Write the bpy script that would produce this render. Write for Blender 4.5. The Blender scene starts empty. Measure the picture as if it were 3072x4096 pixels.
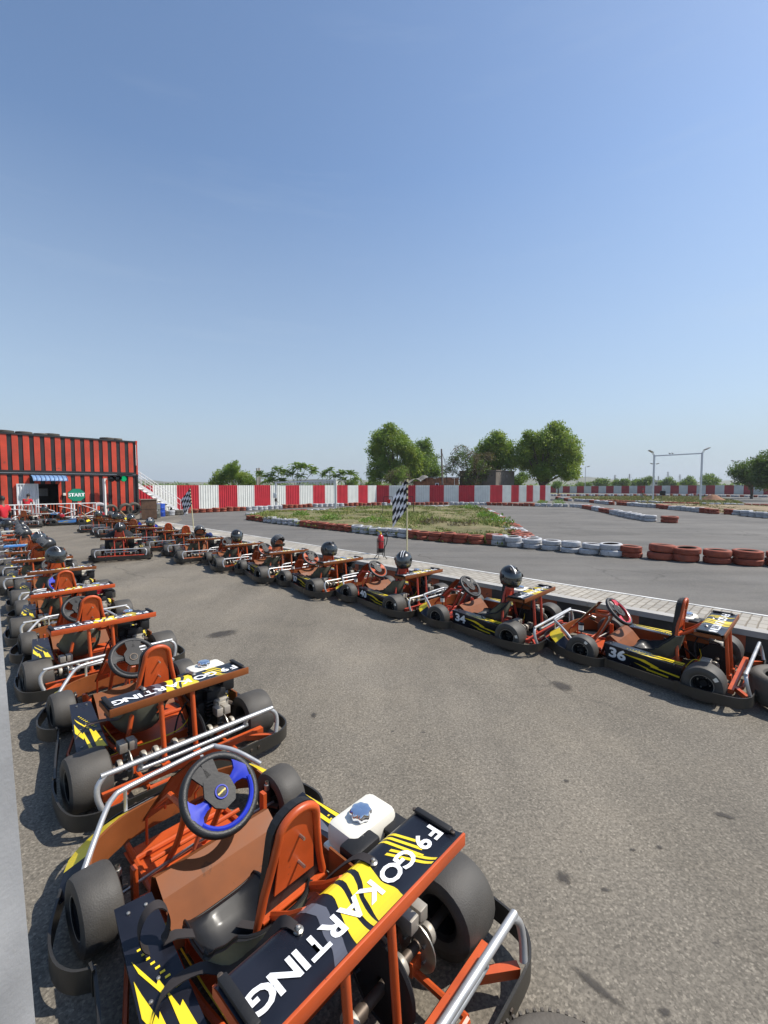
import bpy, bmesh, math, random
from mathutils import Vector, Matrix, Quaternion
R = math.radians; PI = math.pi
random.seed(7)
scn = bpy.context.scene; COL = scn.collection
# ------------------------------------------------------------------ camera geometry (used to survey ground points)
CAM_H = 2.05; FPX = 1794.0; PITCH = math.atan2(106, FPX)
def ray(px, py):
    x, u = (px-1536)/FPX, -(py-2048)/FPX
    cp, sp = math.cos(PITCH), math.sin(PITCH)
    return Vector((x, cp+u*sp, -sp+u*cp))
def at(px, py, z=0.0):
    d = ray(px, py); t = (z-CAM_H)/d.z
    return Vector((d.x*t, d.y*t, z))
def at_y(px, py, Y):
    d = ray(px, py); t = Y/d.y
    return Vector((d.x*t, Y, CAM_H+d.z*t))
def on_plane(px, py, P0, n):
    d = ray(px, py); o = Vector((0, 0, CAM_H))
    t = (P0-o).dot(n)/d.dot(n)
    return o+d*t
# ------------------------------------------------------------------ materials
def nd(nt, t, x=0, y=0): 
    n = nt.nodes.new(t); n.location = (x, y); return n
MATS = {}
def mat(name, col, rough=.5, metal=0.0, var=.18, scale=6.0, bump=0.0, bscale=80.0, wear=None, wear_amt=.35, wscale=14.0, coat=0.0, spec=.5, alpha=1.0, trans=0.0, emit=0.0, dust=0.0):
    m = bpy.data.materials.new(name); m.use_nodes = True; nt = m.node_tree
    b = nt.nodes['Principled BSDF']
    tc0 = nd(nt, 'ShaderNodeTexCoord'); oi = nd(nt, 'ShaderNodeObjectInfo'); mm = nd(nt, 'ShaderNodeMath'); mm.operation = 'MULTIPLY'; mm.inputs[1].default_value = 37.0; nt.links.new(oi.outputs['Random'], mm.inputs[0])
    va = nd(nt, 'ShaderNodeVectorMath'); nt.links.new(tc0.outputs['Object'], va.inputs[0]); nt.links.new(mm.outputs[0], va.inputs[1])
    class tc: outputs = {'Object': va.outputs[0]}
    n1 = nd(nt, 'ShaderNodeTexNoise'); n1.inputs['Scale'].default_value = scale; n1.inputs['Detail'].default_value = 6
    nt.links.new(tc.outputs['Object'], n1.inputs['Vector'])
    r = nd(nt, 'ShaderNodeValToRGB')
    lo = [max(0, c*(1-var)) for c in col]; hi = [min(1, c*(1+var)) for c in col]
    r.color_ramp.elements[0].position = .32; r.color_ramp.elements[1].position = .68
    r.color_ramp.elements[0].color = (*lo, 1); r.color_ramp.elements[1].color = (*hi, 1)
    nt.links.new(n1.outputs['Fac'], r.inputs['Fac'])
    out = r.outputs['Color']
    if wear:
        n2 = nd(nt, 'ShaderNodeTexNoise'); n2.inputs['Scale'].default_value = wscale; n2.inputs['Detail'].default_value = 9; n2.inputs['Roughness'].default_value = .68
        nt.links.new(tc.outputs['Object'], n2.inputs['Vector'])
        r2 = nd(nt, 'ShaderNodeValToRGB')
        p = .5+.22*(1-wear_amt*1.6)
        r2.color_ramp.elements[0].position = p; r2.color_ramp.elements[1].position = p+.05
        nt.links.new(n2.outputs['Fac'], r2.inputs['Fac'])
        mx = nd(nt, 'ShaderNodeMix'); mx.data_type = 'RGBA'
        nt.links.new(r2.outputs['Color'], mx.inputs['Factor']); nt.links.new(out, mx.inputs['A']); mx.inputs['B'].default_value = (*wear, 1)
        out = mx.outputs['Result']
    if dust:
        n3 = nd(nt, 'ShaderNodeTexNoise'); n3.inputs['Scale'].default_value = 3.5; n3.inputs['Detail'].default_value = 8
        nt.links.new(tc.outputs['Object'], n3.inputs['Vector'])
        g = nd(nt, 'ShaderNodeMath'); g.operation = 'MULTIPLY'; g.inputs[1].default_value = dust*1.6
        nt.links.new(n3.outputs['Fac'], g.inputs[0])
        mx = nd(nt, 'ShaderNodeMix'); mx.data_type = 'RGBA'
        nt.links.new(g.outputs[0], mx.inputs['Factor']); nt.links.new(out, mx.inputs['A']); mx.inputs['B'].default_value = (.27, .22, .16, 1)
        out = mx.outputs['Result']
    nt.links.new(out, b.inputs['Base Color'])
    b.inputs['Roughness'].default_value = rough; b.inputs['Metallic'].default_value = metal
    b.inputs['Specular IOR Level'].default_value = spec
    if coat: b.inputs['Coat Weight'].default_value = coat; b.inputs['Coat Roughness'].default_value = .15
    if rough > .12 and not trans:
        mr = nd(nt, 'ShaderNodeMapRange'); mr.inputs['To Min'].default_value = max(.05, rough-.12); mr.inputs['To Max'].default_value = min(1, rough+.14)
        nt.links.new(n1.outputs['Fac'], mr.inputs['Value']); nt.links.new(mr.outputs['Result'], b.inputs['Roughness'])
    if bump:
        nb = nd(nt, 'ShaderNodeTexNoise'); nb.inputs['Scale'].default_value = bscale; nb.inputs['Detail'].default_value = 4
        nt.links.new(tc.outputs['Object'], nb.inputs['Vector'])
        bp = nd(nt, 'ShaderNodeBump'); bp.inputs['Strength'].default_value = bump; bp.inputs['Distance'].default_value = .01
        nt.links.new(nb.outputs['Fac'], bp.inputs['Height']); nt.links.new(bp.outputs['Normal'], b.inputs['Normal'])
    if alpha < 1: b.inputs['Alpha'].default_value = alpha
    if trans: b.inputs['Transmission Weight'].default_value = trans
    if emit:
        b.inputs['Emission Color'].default_value = (*col, 1); b.inputs['Emission Strength'].default_value = emit
    MATS[name] = m
    return m
ORANGE2 = mat('faded_orange_paint', (.42, .105, .035), .55, wear=(.07, .035, .02), wear_amt=.24, wscale=18, var=.2, dust=.10)
ORANGE3 = mat('brownish_orange_paint', (.34, .072, .018), .42, wear=(.05, .03, .02), wear_amt=.2, wscale=22, var=.2, dust=.06)
ORANGE = mat('orange_paint', (.49, .070, .009), .42, wear=(.05, .028, .018), wear_amt=.22, wscale=60, var=.16, dust=.05)
REDOR = mat('red_orange_paint', (.47, .045, .022), .42, wear=(.05, .03, .02), wear_amt=.1, wscale=26, var=.16, dust=.10)
BROWN = mat('brown_sheet', (.185, .055, .014), .52, wear=(.10, .035, .012), wear_amt=.25, wscale=9, var=.16, dust=.03, spec=.2)
BLACKG = mat('black_gloss', (.010, .011, .017), .30, wear=(.10, .09, .08), wear_amt=.09, wscale=34, var=.3, coat=.08, spec=.35)
BLACKM = mat('black_plastic', (.012, .012, .013), .55, var=.3, bump=.1, spec=.35)
BELT = mat('belt_web', (.02, .016, .016), .8, var=.3)
BELTB = mat('brown_belt_web', (.06, .035, .028), .8, var=.3)
YELL = mat('yellow_vinyl', (.78, .58, .025), .35, wear=(.12, .10, .06), wear_amt=.06, wscale=30, var=.08)
GREYV = mat('grey_vinyl', (.10, .105, .13), .35, var=.1)
WHITEV = mat('white_vinyl', (.80, .81, .82), .4, var=.05, wear=(.3, .3, .3), wear_amt=.03, wscale=40)
RUBBER = mat('kart_tyre_rubber', (.036, .035, .033), .62, var=.22, scale=9, bump=.15, bscale=160, dust=.10)
BAND = mat('bumper_band', (.014, .014, .013), .38, var=.4, scale=5, wear=(.13, .12, .11), wear_amt=.10, wscale=9, dust=.06)
SILVER = mat('silver_tube', (.46, .46, .46), .42, metal=.6, var=.12, scale=10, wear=(.25, .13, .07), wear_amt=.05, wscale=22)
STEEL = mat('steel', (.42, .40, .36), .4, metal=.85, var=.25)
DSTEEL = mat('dark_steel', (.09, .07, .055), .5, metal=.6, var=.35)
CAST = mat('cast_alloy', (.34, .315, .27), .5, metal=.35, var=.3, dust=.12, wear=(.08, .07, .05), wear_amt=.25, wscale=20)
CHROME = mat('chrome', (.75, .78, .85), .10, metal=1.0, var=.04)
SEATIN = mat('seat_gelcoat', (.009, .009, .010), .46, var=.3, coat=.04, wear=(.05, .05, .05), wear_amt=.12, wscale=25, spec=.25)
SEATOUT = mat('seat_fibreglass', (.105, .112, .082), .75, var=.35, scale=7, dust=.12)
FOAM = mat('headrest_vinyl', (.013, .012, .012), .55, var=.3, bump=.1, bscale=50)
TANKW = mat('tank_white', (.74, .71, .62), .35, var=.06, wear=(.25, .2, .14), wear_amt=.05)
TANKR = mat('tank_red', (.42, .02, .03), .3, var=.1)
BLUEP = mat('blue_pearl', (.008, .024, .36), .48, var=.15, spec=.3)
REDP = mat('red_pearl', (.50, .010, .025), .3, var=.12, coat=.3)
ORGP = mat('orange_pearl', (.40, .065, .015), .5, var=.12, spec=.3)
GRIP = mat('wheel_grip', (.014, .014, .015), .5, var=.3, bump=.2, bscale=200)
TAPE = mat('blue_sheet', (.10, .30, .68), .4, var=.08)
# ------------------------------------------------------------------ mesh builder
class MB:
    def __init__(s): s.v = []; s.f = []; s.m = []; s.s = []
    def add(s, vs, fs, mi=0, smooth=False):
        o = len(s.v); s.v += [tuple(v) for v in vs]
        for f in fs: s.f.append(tuple(i+o for i in f)); s.m.append(mi); s.s.append(smooth)
        return o
    def box(s, c, sz, mi=0, rot=None, bev=0.0):
        x, y, z = [a/2 for a in sz]; c = Vector(c)
        if bev <= 0:
            vs = [Vector((i*x, j*y, k*z)) for k in (-1, 1) for j in (-1, 1) for i in (-1, 1)]
            fs = [(0, 2, 3, 1), (4, 5, 7, 6), (0, 1, 5, 4), (2, 6, 7, 3), (0, 4, 6, 2), (1, 3, 7, 5)]
        else:
            bm = bmesh.new(); bmesh.ops.create_cube(bm, size=1)
            bmesh.ops.scale(bm, vec=(2*x, 2*y, 2*z), verts=bm.verts)
            bmesh.ops.bevel(bm, geom=list(bm.edges), offset=min(bev, .49*min(sz)), segments=2, affect='EDGES', profile=.5)
            bm.verts.index_update(); vs = [v.co.copy() for v in bm.verts]; fs = [tuple(v.index for v in f.verts) for f in bm.faces]; bm.free()
        if rot is not None: vs = [rot @ v for v in vs]
        s.add([c+v for v in vs], fs, mi, bev > 0); return s
    def bar(s, a, b, w, h=None, mi=0, up=(0, 0, 1)):
        a, b = Vector(a), Vector(b); h = h or w; d = (b-a); L = d.length; d.normalize(); up = Vector(up)
        if abs(d.dot(up)) > .98: up = Vector((0, 1, 0))
        x = d.cross(up).normalized(); z = x.cross(d)
        vs = [p+x*(i*w/2)+z*(k*h/2) for p in (a, b) for k in (-1, 1) for i in (-1, 1)]
        s.add(vs, [(0, 1, 3, 2), (4, 6, 7, 5), (0, 4, 5, 1), (2, 3, 7, 6), (0, 2, 6, 4), (1, 5, 7, 3)], mi); return s
    def tube(s, path, r, n=8, mi=0, closed=False, sub=0, caps=True):
        P = [Vector(p) for p in path]
        if sub: P = smooth_path(P, sub, closed)
        N = len(P); rings = []; rr = r if isinstance(r, (list, tuple)) else None
        t0 = (P[1]-P[0]).normalized(); u = t0.orthogonal().normalized()
        for i in range(N):
            if closed: t = (P[(i+1) % N]-P[i-1]).normalized()
            else: t = (P[min(i+1, N-1)]-P[max(i-1, 0)]).normalized()
            u = (u-t*u.dot(t)); u = u.normalized() if u.length > 1e-6 else t.orthogonal().normalized()
            w = t.cross(u); q = rr[min(i*len(rr)//N, len(rr)-1)] if rr else r
            if rr and len(rr) == 2: q = rr[0]+(rr[1]-rr[0])*i/(N-1)
            rings.append([P[i]+(u*math.cos(2*PI*k/n)+w*math.sin(2*PI*k/n))*q for k in range(n)])
        vs = [v for r_ in rings for v in r_]; fs = []
        for i in range(N if closed else N-1):
            j = (i+1) % N
            for k in range(n): fs.append((i*n+k, i*n+(k+1) % n, j*n+(k+1) % n, j*n+k))
        o = s.add(vs, fs, mi, True)
        if caps and not closed:
            s.add(rings[0], [tuple(reversed(range(n)))], mi); s.add(rings[-1], [tuple(range(n))], mi)
        return s
    def lathe(s, prof, n=24, axis='z', c=(0, 0, 0), mi=0, closed=False, mis=None, rot=None):
        c = Vector(c); vs = []; m = len(prof)
        for k in range(n):
            a = 2*PI*k/n; ca, sa = math.cos(a), math.sin(a)
            for (r, h) in prof:
                v = Vector((r*ca, r*sa, h)) if axis == 'z' else Vector((h, r*ca, r*sa)) if axis == 'x' else Vector((r*sa, h, r*ca))
                if rot is not None: v = rot @ v
                vs.append(c+v)
        o = len(s.v); s.v += [tuple(v) for v in vs]
        for k in range(n):
            k2 = (k+1) % n
            for i in range(m if closed else m-1):
                j = (i+1) % m
                s.f.append((o+k*m+i, o+k2*m+i, o+k2*m+j, o+k*m+j)); s.m.append(mis[i] if mis else mi); s.s.append(True)
        return s
    def prism(s, pts, d, mi=0, mi_side=None):
        """extrude closed 3-D polygon by vector d"""
        P = [Vector(p) for p in pts]; d = Vector(d); n = len(P)
        s.add(P+[p+d for p in P], [tuple(reversed(range(n))), tuple(range(n, 2*n))], mi)
        s.add(P+[p+d for p in P], [(i, (i+1) % n, n+(i+1) % n, n+i) for i in range(n)], mi if mi_side is None else mi_side); return s
    def poly(s, pts, mi=0): s.add(pts, [tuple(range(len(pts)))], mi); return s
    def band(s, path, z0, z1, th, mi=0, sub=0):
        """upright strip following a plan path"""
        P = [Vector((p[0], p[1], 0)) for p in path]
        if sub: P = smooth_path(P, sub)
        vs = []; N = len(P)
        for i in range(N):
            t = (P[min(i+1, N-1)]-P[max(i-1, 0)]).normalized(); nn = Vector((-t.y, t.x, 0))*th/2
            for q in (P[i]+nn, P[i]-nn):
                vs += [Vector((q.x, q.y, z0)), Vector((q.x, q.y, z1))]
        fs = []
        for i in range(N-1):
            a, b = 4*i, 4*i+4
            fs += [(a, b, b+1, a+1), (a+2, a+3, b+3, b+2), (a+1, b+1, b+3, a+3), (a, a+2, b+2, b)]
        fs += [(0, 1, 3, 2), (4*N-4, 4*N-2, 4*N-1, 4*N-3)]
        s.add(vs, fs, mi, True); return s
    def grid(s, rows, mi=0, smooth=True, flip=False):
        n = len(rows[0]); vs = [v for r_ in rows for v in r_]; fs = []
        for i in range(len(rows)-1):
            for k in range(n-1):
                f = (i*n+k, i*n+k+1, (i+1)*n+k+1, (i+1)*n+k); fs.append(tuple(reversed(f)) if flip else f)
        s.add(vs, fs, mi, smooth); return s
    def build(s, name, mats, parent=None, loc=None, rotz=None, ang=38):
        me = bpy.data.meshes.new(name); me.from_pydata(s.v, [], s.f)
        for m in (mats if isinstance(mats, (list, tuple)) else [mats]): me.materials.append(m)
        me.polygons.foreach_set('material_index', s.m); me.polygons.foreach_set('use_smooth', s.s)
        me.update()
        if any(s.s): me.set_sharp_from_angle(angle=R(ang))
        return link(name, me, parent, loc, rotz)
def link(name, data, parent=None, loc=None, rotz=None):
    o = bpy.data.objects.new(name, data); COL.objects.link(o)
    if parent is not None: o.parent = parent
    if loc is not None: o.location = loc
    if rotz is not None: o.rotation_euler.z = rotz
    return o
def smooth_path(P, sub, closed=False):
    out = []; N = len(P)
    for i in range(N if closed else N-1):
        g = lambda k: P[k % N] if closed else P[max(0, min(N-1, k))]
        p0, p1, p2, p3 = g(i-1), g(i), g(i+1), g(i+2)
        for k in range(sub):
            t = k/sub
            out.append(.5*((2*p1)+(p2-p0)*t+(2*p0-5*p1+4*p2-p3)*t*t+(3*p1-p0-3*p2+p3)*t**3))
    if not closed: out.append(P[-1])
    return out
def tag(o, label=None, cat=None, group=None, kind=None):
    if label: o['label'] = label
    if cat: o['category'] = cat
    if group: o['group'] = group
    if kind: o['kind'] = kind
    return o
def thing(name, label, cat, loc=(0, 0, 0), rotz=0.0, group=None):
    return tag(link(name, None, None, loc, rotz), label, cat, group)
def copy_tree(o, parent=None, skip=()):
    c = o.copy(); COL.objects.link(c)
    if parent is not None: c.parent = parent; c.matrix_parent_inverse = o.matrix_parent_inverse.copy()
    for ch in list(KIDS.get(o.name, [])) or [x for x in o.children]:
        if ch.name.split('.')[0] in skip: continue
        copy_tree(ch, c, skip)
    return c
KIDS = {}
def text_mesh(txt, size, off=.0, shear=0.0, sx=1.0, extrude=0.0, align='CENTER'):
    cu = bpy.data.curves.new('lettering', 'FONT'); cu.body = txt; cu.size = size; cu.offset = off; cu.shear = shear; cu.extrude = extrude
    cu.align_x = align; cu.align_y = 'CENTER'; cu.resolution_u = 3
    ob = bpy.data.objects.new('lettering', cu); COL.objects.link(ob); bpy.context.view_layer.update()
    me = bpy.data.meshes.new_from_object(ob.evaluated_get(bpy.context.evaluated_depsgraph_get()))
    bpy.data.objects.remove(ob); bpy.data.curves.remove(cu)
    me.transform(Matrix.Diagonal((sx, 1, 1, 1)))
    return me
# ------------------------------------------------------------------ go-kart (local: +y forward, +x right, z up)
HX = -.05
def wheel_part(root, x, y, rad, w, out):
    """slick tyre + rim; out = +1 / -1 outer side"""
    h = w/2; n = 30
    prof = [(rad*.50, -h*.80), (rad*.62, -h*.97), (rad*.80, -h), (rad*.93, -h*.90), (rad*.985, -h*.66), (rad, -h*.3), (rad, h*.3), (rad*.985, h*.66), (rad*.93, h*.90), (rad*.80, h), (rad*.62, h*.97), (rad*.50, h*.80)]
    b = MB(); b.lathe(prof, n, 'x', (0, 0, 0))
    t = b.build('wheel', RUBBER, root, (x, y, rad))
    b = MB()
    rp = [(rad*.49, -h*.82), (rad*.53, -h*.86), (rad*.53, -h*.78), (rad*.44, -h*.70), (rad*.42, h*.70), (rad*.53, h*.78), (rad*.53, h*.86), (rad*.49, h*.82)]
    b.lathe(rp, 20, 'x', mi=0)
    b.lathe([(.001, out*h*.25), (rad*.18, out*h*.28), (rad*.22, out*h*.10), (rad*.43, out*h*.02)], 20, 'x', mi=0)
    b.lathe([(rad*.515, out*h*.87), (rad*.532, out*h*.895), (rad*.545, out*h*.885)], 24, 'x', mi=2)
    for k in range(4):
        a = k*PI/2+.4; b.lathe([(.001, out*h*.16), (.008, out*h*.16), (.008, out*h*.02)], 6, 'x', (0, rad*.3*math.cos(a), rad*.3*math.sin(a)), mi=1)
    b.build('rim', [BLACKM, STEEL, CAST], t)
    return t
def steering_parts(root, accent, spoke):
    C = Vector((-.015, .342, .554)); ax = Vector((0, -.707, .707)); u = Vector((1, 0, 0)); w = ax.cross(u)   # w points forward/up
    P = lambda a, r, d=0: C+u*(r*math.cos(a))+w*(r*math.sin(a))+ax*d
    T = R(18)
    b = MB(); b.tube([P(2*PI*k/40, .172) for k in range(40)], .0200, 10, closed=True)
    for k in (0, 1):
        pass
    g = b.build('steering_wheel', [GRIP], root)
    b = MB()
    # flared spokes (left, right) and accent arc along the lower rim
    for a0 in (PI*.98+T, PI*.02+T):
        sgn = 1 if math.cos(a0) < 0 else -1
        rows = []
        for (r_, sp, dd) in [(.030, .55, -.004), (.060, .34, .002), (.095, .24, .006), (.125, .27, .010), (.150, .42, .013), (.168, .58, .013)]:
            rows.append([P(a0+sp*q, r_, dd+.006-.008*abs(q)) for q in (-1, -.5, 0, .5, 1)])
        b.grid(rows, 0); b.grid([[v-ax*.014 for v in r_] for r_ in rows], 0, flip=True)
    b.tube([P(PI*1.10+T+(PI*.82)*k/16, .153, .008) for k in range(17)], .0125, 8, mi=0)
    b.build('spoke', [spoke], g)
    b = MB()
    hub = [(.100, PI/2+.38), (.100, PI/2-.38), (.082, .42), (.072, -.5), (.078, -PI/2+.4), (.078, -PI/2-.4), (.072, PI+.5), (.082, PI-.42)]
    pts = [P(a+T, r_, .004) for r_, a in hub]; b.prism(pts, ax*.014, 0)
    for q in (-.17, .17):
        b.bar(P(PI/2+T+q, .075, .008), P(PI/2+T+q*1.3, .165, .008), .062, .014, 0, up=ax)
    q0 = ax.to_track_quat('Z', 'Y').to_matrix()
    b.lathe([(.034, .018), (.032, .024), (.027, .024), (.025, .022)], 20, 'z', C, mi=1, rot=q0)
    b.lathe([(.025, .021), (.001, .023)], 20, 'z', C, mi=0, rot=q0)
    h = b.build('hub', [BLACKM, accent], g)
    return g
def seat_mesh():
    path = [(.135, .215), (.10, .235), (.03, .185), (-.10, .15), (-.20, .165), (-.270, .235), (-.305, .33), (-.322, .40), (-.335, .465)]
    wid = [.165, .175, .19, .20, .205, .205, .195, .18, .165]
    hh = [.010, .03, .095, .155, .180, .165, .13, .085, .045]
    P = smooth_path([Vector((0, y, z)) for y, z in path], 3); n = len(P); rin = []; rout = []
    def lerp(a, i): k = i/(n-1)*(len(a)-1); j = min(int(k), len(a)-2); return a[j]+(a[j+1]-a[j])*(k-j)
    for i in range(n):
        t = (P[min(i+1, n-1)]-P[max(i-1, 0)]).normalized(); nr = Vector((0, t.z, -t.y)) if False else Vector((0, 1, 0)).cross(Vector((1, 0, 0)))
        nr = Vector((1, 0, 0)).cross(-t).normalized()
        if nr.z < 0 and nr.y < 0: nr = -nr
        a, b = [], []
        for q in range(13):
            s = -1+q/6; h = lerp(hh, i)*abs(s)**3.2; w = lerp(wid, i)
            p = P[i]+Vector((-.13+w*s*(1-.06*abs(s)**4), 0, 0))+nr*h
            a.append(p); b.append(p-nr*.010+Vector((.012*s*abs(s)**2, 0, 0)))
        rin.append(a); rout.append(b)
    b = MB(); b.grid(rin, 0, flip=True); b.grid(rout, 1)
    ring = lambda rows: rows[0]+[r_[-1] for r_ in rows[1:-1]]+list(reversed(rows[-1]))+[r_[0] for r_ in reversed(rows[1:-1])]
    A, B = ring(rin), ring(rout); N = len(A)
    b.add(A+B, [(k, (k+1) % N, N+(k+1) % N, N+k) for k in range(N)], 0)
    b.tube(A, .006, 6, mi=0, closed=True)
    return b
def quadstrip(b, pl, z, mi):
    b.poly([(x, y, z) for x, y in pl], mi)
def wing_part(root, lip):
    yF, yR, z0, hw = -.478, -.722, .622, .478
    X = lambda u: hw-2*hw*u
    Y = lambda v: yF+(yR-yF)*v
    def Z(v): return z0+.010*max(0, (v-.80)/.2)**2-.022*max(0, (.16-v)/.16)**2
    b = MB()
    vs = [0, .03, .07, .11, .16, .3, .5, .7, .8, .87, .94, 1]
    rows = [[Vector((X(u), Y(v), Z(v))) for u in (0, .25, .5, .75, 1)] for v in vs]
    b.grid(rows, 0, smooth=True)
    b.box((0, (yF+yR)/2, z0-.030), (2*hw-.012, abs(yR-yF)-.02, .012), 1)
    b.box((0, yR-.005, z0-.014), (2*hw+.006, .012, .052), 1, bev=.003)            # rear lip
    for sx in (-1, 1): b.box((sx*(hw-.004), (yF+yR)/2+.004, z0-.026), (.010, abs(yR-yF)-.02, .034), 1)
    def deco(pts, mi, lift=.0012):
        # polygons given in (u, v), cut into slices that follow the panel's curve
        n = 14; us = [p[0] for p in pts]
        vlo, vhi = min(p[1] for p in pts), max(p[1] for p in pts)
        def cross(v):
            xs = []
            for i in range(len(pts)):
                (u1, v1), (u2, v2) = pts[i], pts[(i+1) % len(pts)]
                if (v1 <= v < v2) or (v2 <= v < v1): xs.append(u1+(u2-u1)*(v-v1)/(v2-v1))
            return sorted(xs)
        lv = [vlo+(vhi-vlo)*(k+.001)/n*.999 for k in range(n+1)]
        for k in range(n):
            a, c = cross(lv[k]+1e-4), cross(lv[k+1]-1e-4)
            if len(a) == len(c):
                for q in range(0, len(a)-1, 2):
                    b.add([(X(a[q]), Y(lv[k]), Z(lv[k])+lift), (X(a[q+1]), Y(lv[k]), Z(lv[k])+lift), (X(c[q+1]), Y(lv[k+1]), Z(lv[k+1])+lift), (X(c[q]), Y(lv[k+1]), Z(lv[k+1])+lift)], [(0, 1, 2, 3)], mi, True)
    for k in range(5):                                                               # thin hazard stripes
        u0 = .155+.026*k; deco([(u0+.045, .02+.0*k), (u0+.060, .02), (u0+.003, .60+.08*k), (u0-.012, .60+.08*k)] if k < 3 else [(u0+.03, .30), (u0+.045, .30), (u0-.042, .97), (u0-.057, .97)], 2)
    deco([(.375, .01), (.440, .01), (.43, .2), (.455, .4), (.49, .55), (.505, .75), (.53, .99), (.400, .99), (.385, .82), (.405, .6), (.385, .3)], 2)
    deco([(.458, .01), (.505, .01), (.495, .2), (.515, .42), (.545, .62), (.555, .99), (.536, .99), (.525, .74), (.505, .52), (.475, .36), (.458, .2)], 2)
    deco([(.525, .01), (.585, .01), (.565, .25), (.59, .48), (.615, .72), (.635, .99), (.575, .99), (.565, .70), (.54, .46), (.522, .25)], 2)
    deco([(.64, .01), (.69, .01), (.655, .30), (.685, .58), (.695, .8), (.73, .99), (.675, .99), (.645, .76), (.635, .56), (.61, .30)], 3)
    w = b.build('rear_wing', [BLACKG, lip, YELL, GREYV], root)
    # lettering, read from the front of the kart
    b = None; parts = []
    L = [('F', .073), ('9', .150), ('G', .262), ('O', .350), ('K', .460), ('A', .554), ('R', .643), ('T', .722), ('I', .782), ('N', .842), ('G', .925)]
    bm = bmesh.new()
    for ch, u in L:
        me = text_mesh(ch, .100, .0030, 0, 1.18); me.transform(Matrix.Translation((X(u), Y(.58), z0+.0032)) @ Matrix.Rotation(PI, 4, 'Z')); bm.from_mesh(me); bpy.data.meshes.remove(me)
    me = bpy.data.meshes.new('lettering'); bm.to_mesh(me); bm.free(); me.materials.clear(); me.materials.append(WHITEV); me.polygons.foreach_set('material_index', [0]*len(me.polygons))
    link('lettering', me, w)
    for sx in (-1, 1):
        b = MB(); b.box((sx*(hw-.022), (yF+yR)/2+.012, z0+.009), (.030, .185, .018), 0, bev=.006)
        for q in (-1, 1): b.lathe([(.009, 0), (.009, .008), (.001, .010)], 8, 'z', (sx*(hw-.022), (yF+yR)/2+.012+q*.10, z0+.001), 1)
        b.build('end_cap', [BLACKM, DSTEEL], w)
    for x in (-.22, .13):
        b = MB(); b.lathe([(.017, 0), (.017, .004), (.010, .008), (.007, .016), (.001, .018)], 12, 'z', (x, -.545, z0+.002), 0); b.build('bolt', [STEEL], w)
    return w
def pod_part(root, sx, decal=True):
    fo, fi, ri, ro = (-.485, .345), (-.345, .325), (-.415, -.42), (-.600, -.42)
    zf, zr, zb = .298, .262, .105
    top = [(fo[0], fo[1], zf), (fi[0], fi[1], zf-.006), (ri[0], ri[1], zr-.01), (ro[0], ro[1], zr)]
    bot = [(fo[0]+.02, fo[1]-.02, zb), (fi[0], fi[1]-.02, zb), (ri[0], ri[1]+.02, zb), (ro[0]+.03, ro[1]+.02, zb)]
    S = lambda p: Vector((-sx*p[0], p[1], p[2]))
    b = MB(); T = [S(p) for p in top]; B = [S(p) for p in bot]
    fl = sx > 0
    q = lambda i, j: [T[i], T[j], B[j], B[i]]
    b.poly(T, 0); b.poly(B, 1)
    b.poly(q(0, 3), 0); b.poly(q(0, 1), 1); b.poly(q(1, 2), 1); b.poly(q(2, 3), 1)
    # decals on top and outer face
    def onq(Q, s, t, n): return (Q[0]*(1-s)+Q[1]*s)*(1-t)+(Q[3]*(1-s)+Q[2]*s)*t+n*.0018
    nt = Vector((0, 0, 1)); no = Vector((sx, -.1, .05)).normalized()
    QT = [T[0], T[3], T[2], T[1]]; QO = [T[0], T[3], B[3], B[0]]
    D = lambda Q, n, pts, mi: b.poly([onq(Q, s, t, n) for s, t in pts], mi)
    for Q, n, pts in [(QT, nt, [(.34, .10), (.42, .18), (.60, .52), (.575, .56), (.99, .66), (.99, .96), (.66, .78), (.68, .70), (.50, .50), (.52, .44)]),
                      (QT, nt, [(.44, .06), (.62, .05), (.78, .30), (.74, .33), (.99, .42), (.99, .54), (.64, .36), (.67, .31), (.52, .14)]),
                      (QO, no, [(.24, .30), (.55, .26), (.74, .50), (.72, .55), (.99, .62), (.99, .74), (.62, .60), (.64, .54), (.50, .40)]),
                      (QO, no, [(.40, .62), (.60, .74), (.60, .78), (.86, .86), (.86, .97), (.58, .88), (.58, .82)])]:
        D(Q, n, pts, 2)
    if sx > 0:
        D(QT, nt, [(.02, .55), (.20, .45), (.46, .80), (.24, .95)], 3)
        D(QT, nt, [(.03, .03), (.60, .05), (.72, .22), (.30, .18)], 2); D(QT, nt, [(.02, .26), (.30, .40), (.62, .46), (.60, .56), (.26, .54)], 2)
    for k in range(9):                                                              # row of tick marks
        s0 = .30+.035*k; D(QT, nt, [(s0, .26+.06*k), (s0+.012, .26+.06*k), (s0+.012, .34+.065*k), (s0, .34+.065*k)], 2)
    for s_, t_ in [(.07, .30), (.07, .75), (.5, .5), (.9, .2), (.58, .26)]:
        b.lathe([(.008, 0), (.007, .004), (.001, .006)], 8, 'z', onq(QT, s_, t_, nt), 4)
    return b.build('side_pod', [BLACKG, BROWN, YELL, GREYV, STEEL], root)
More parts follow.
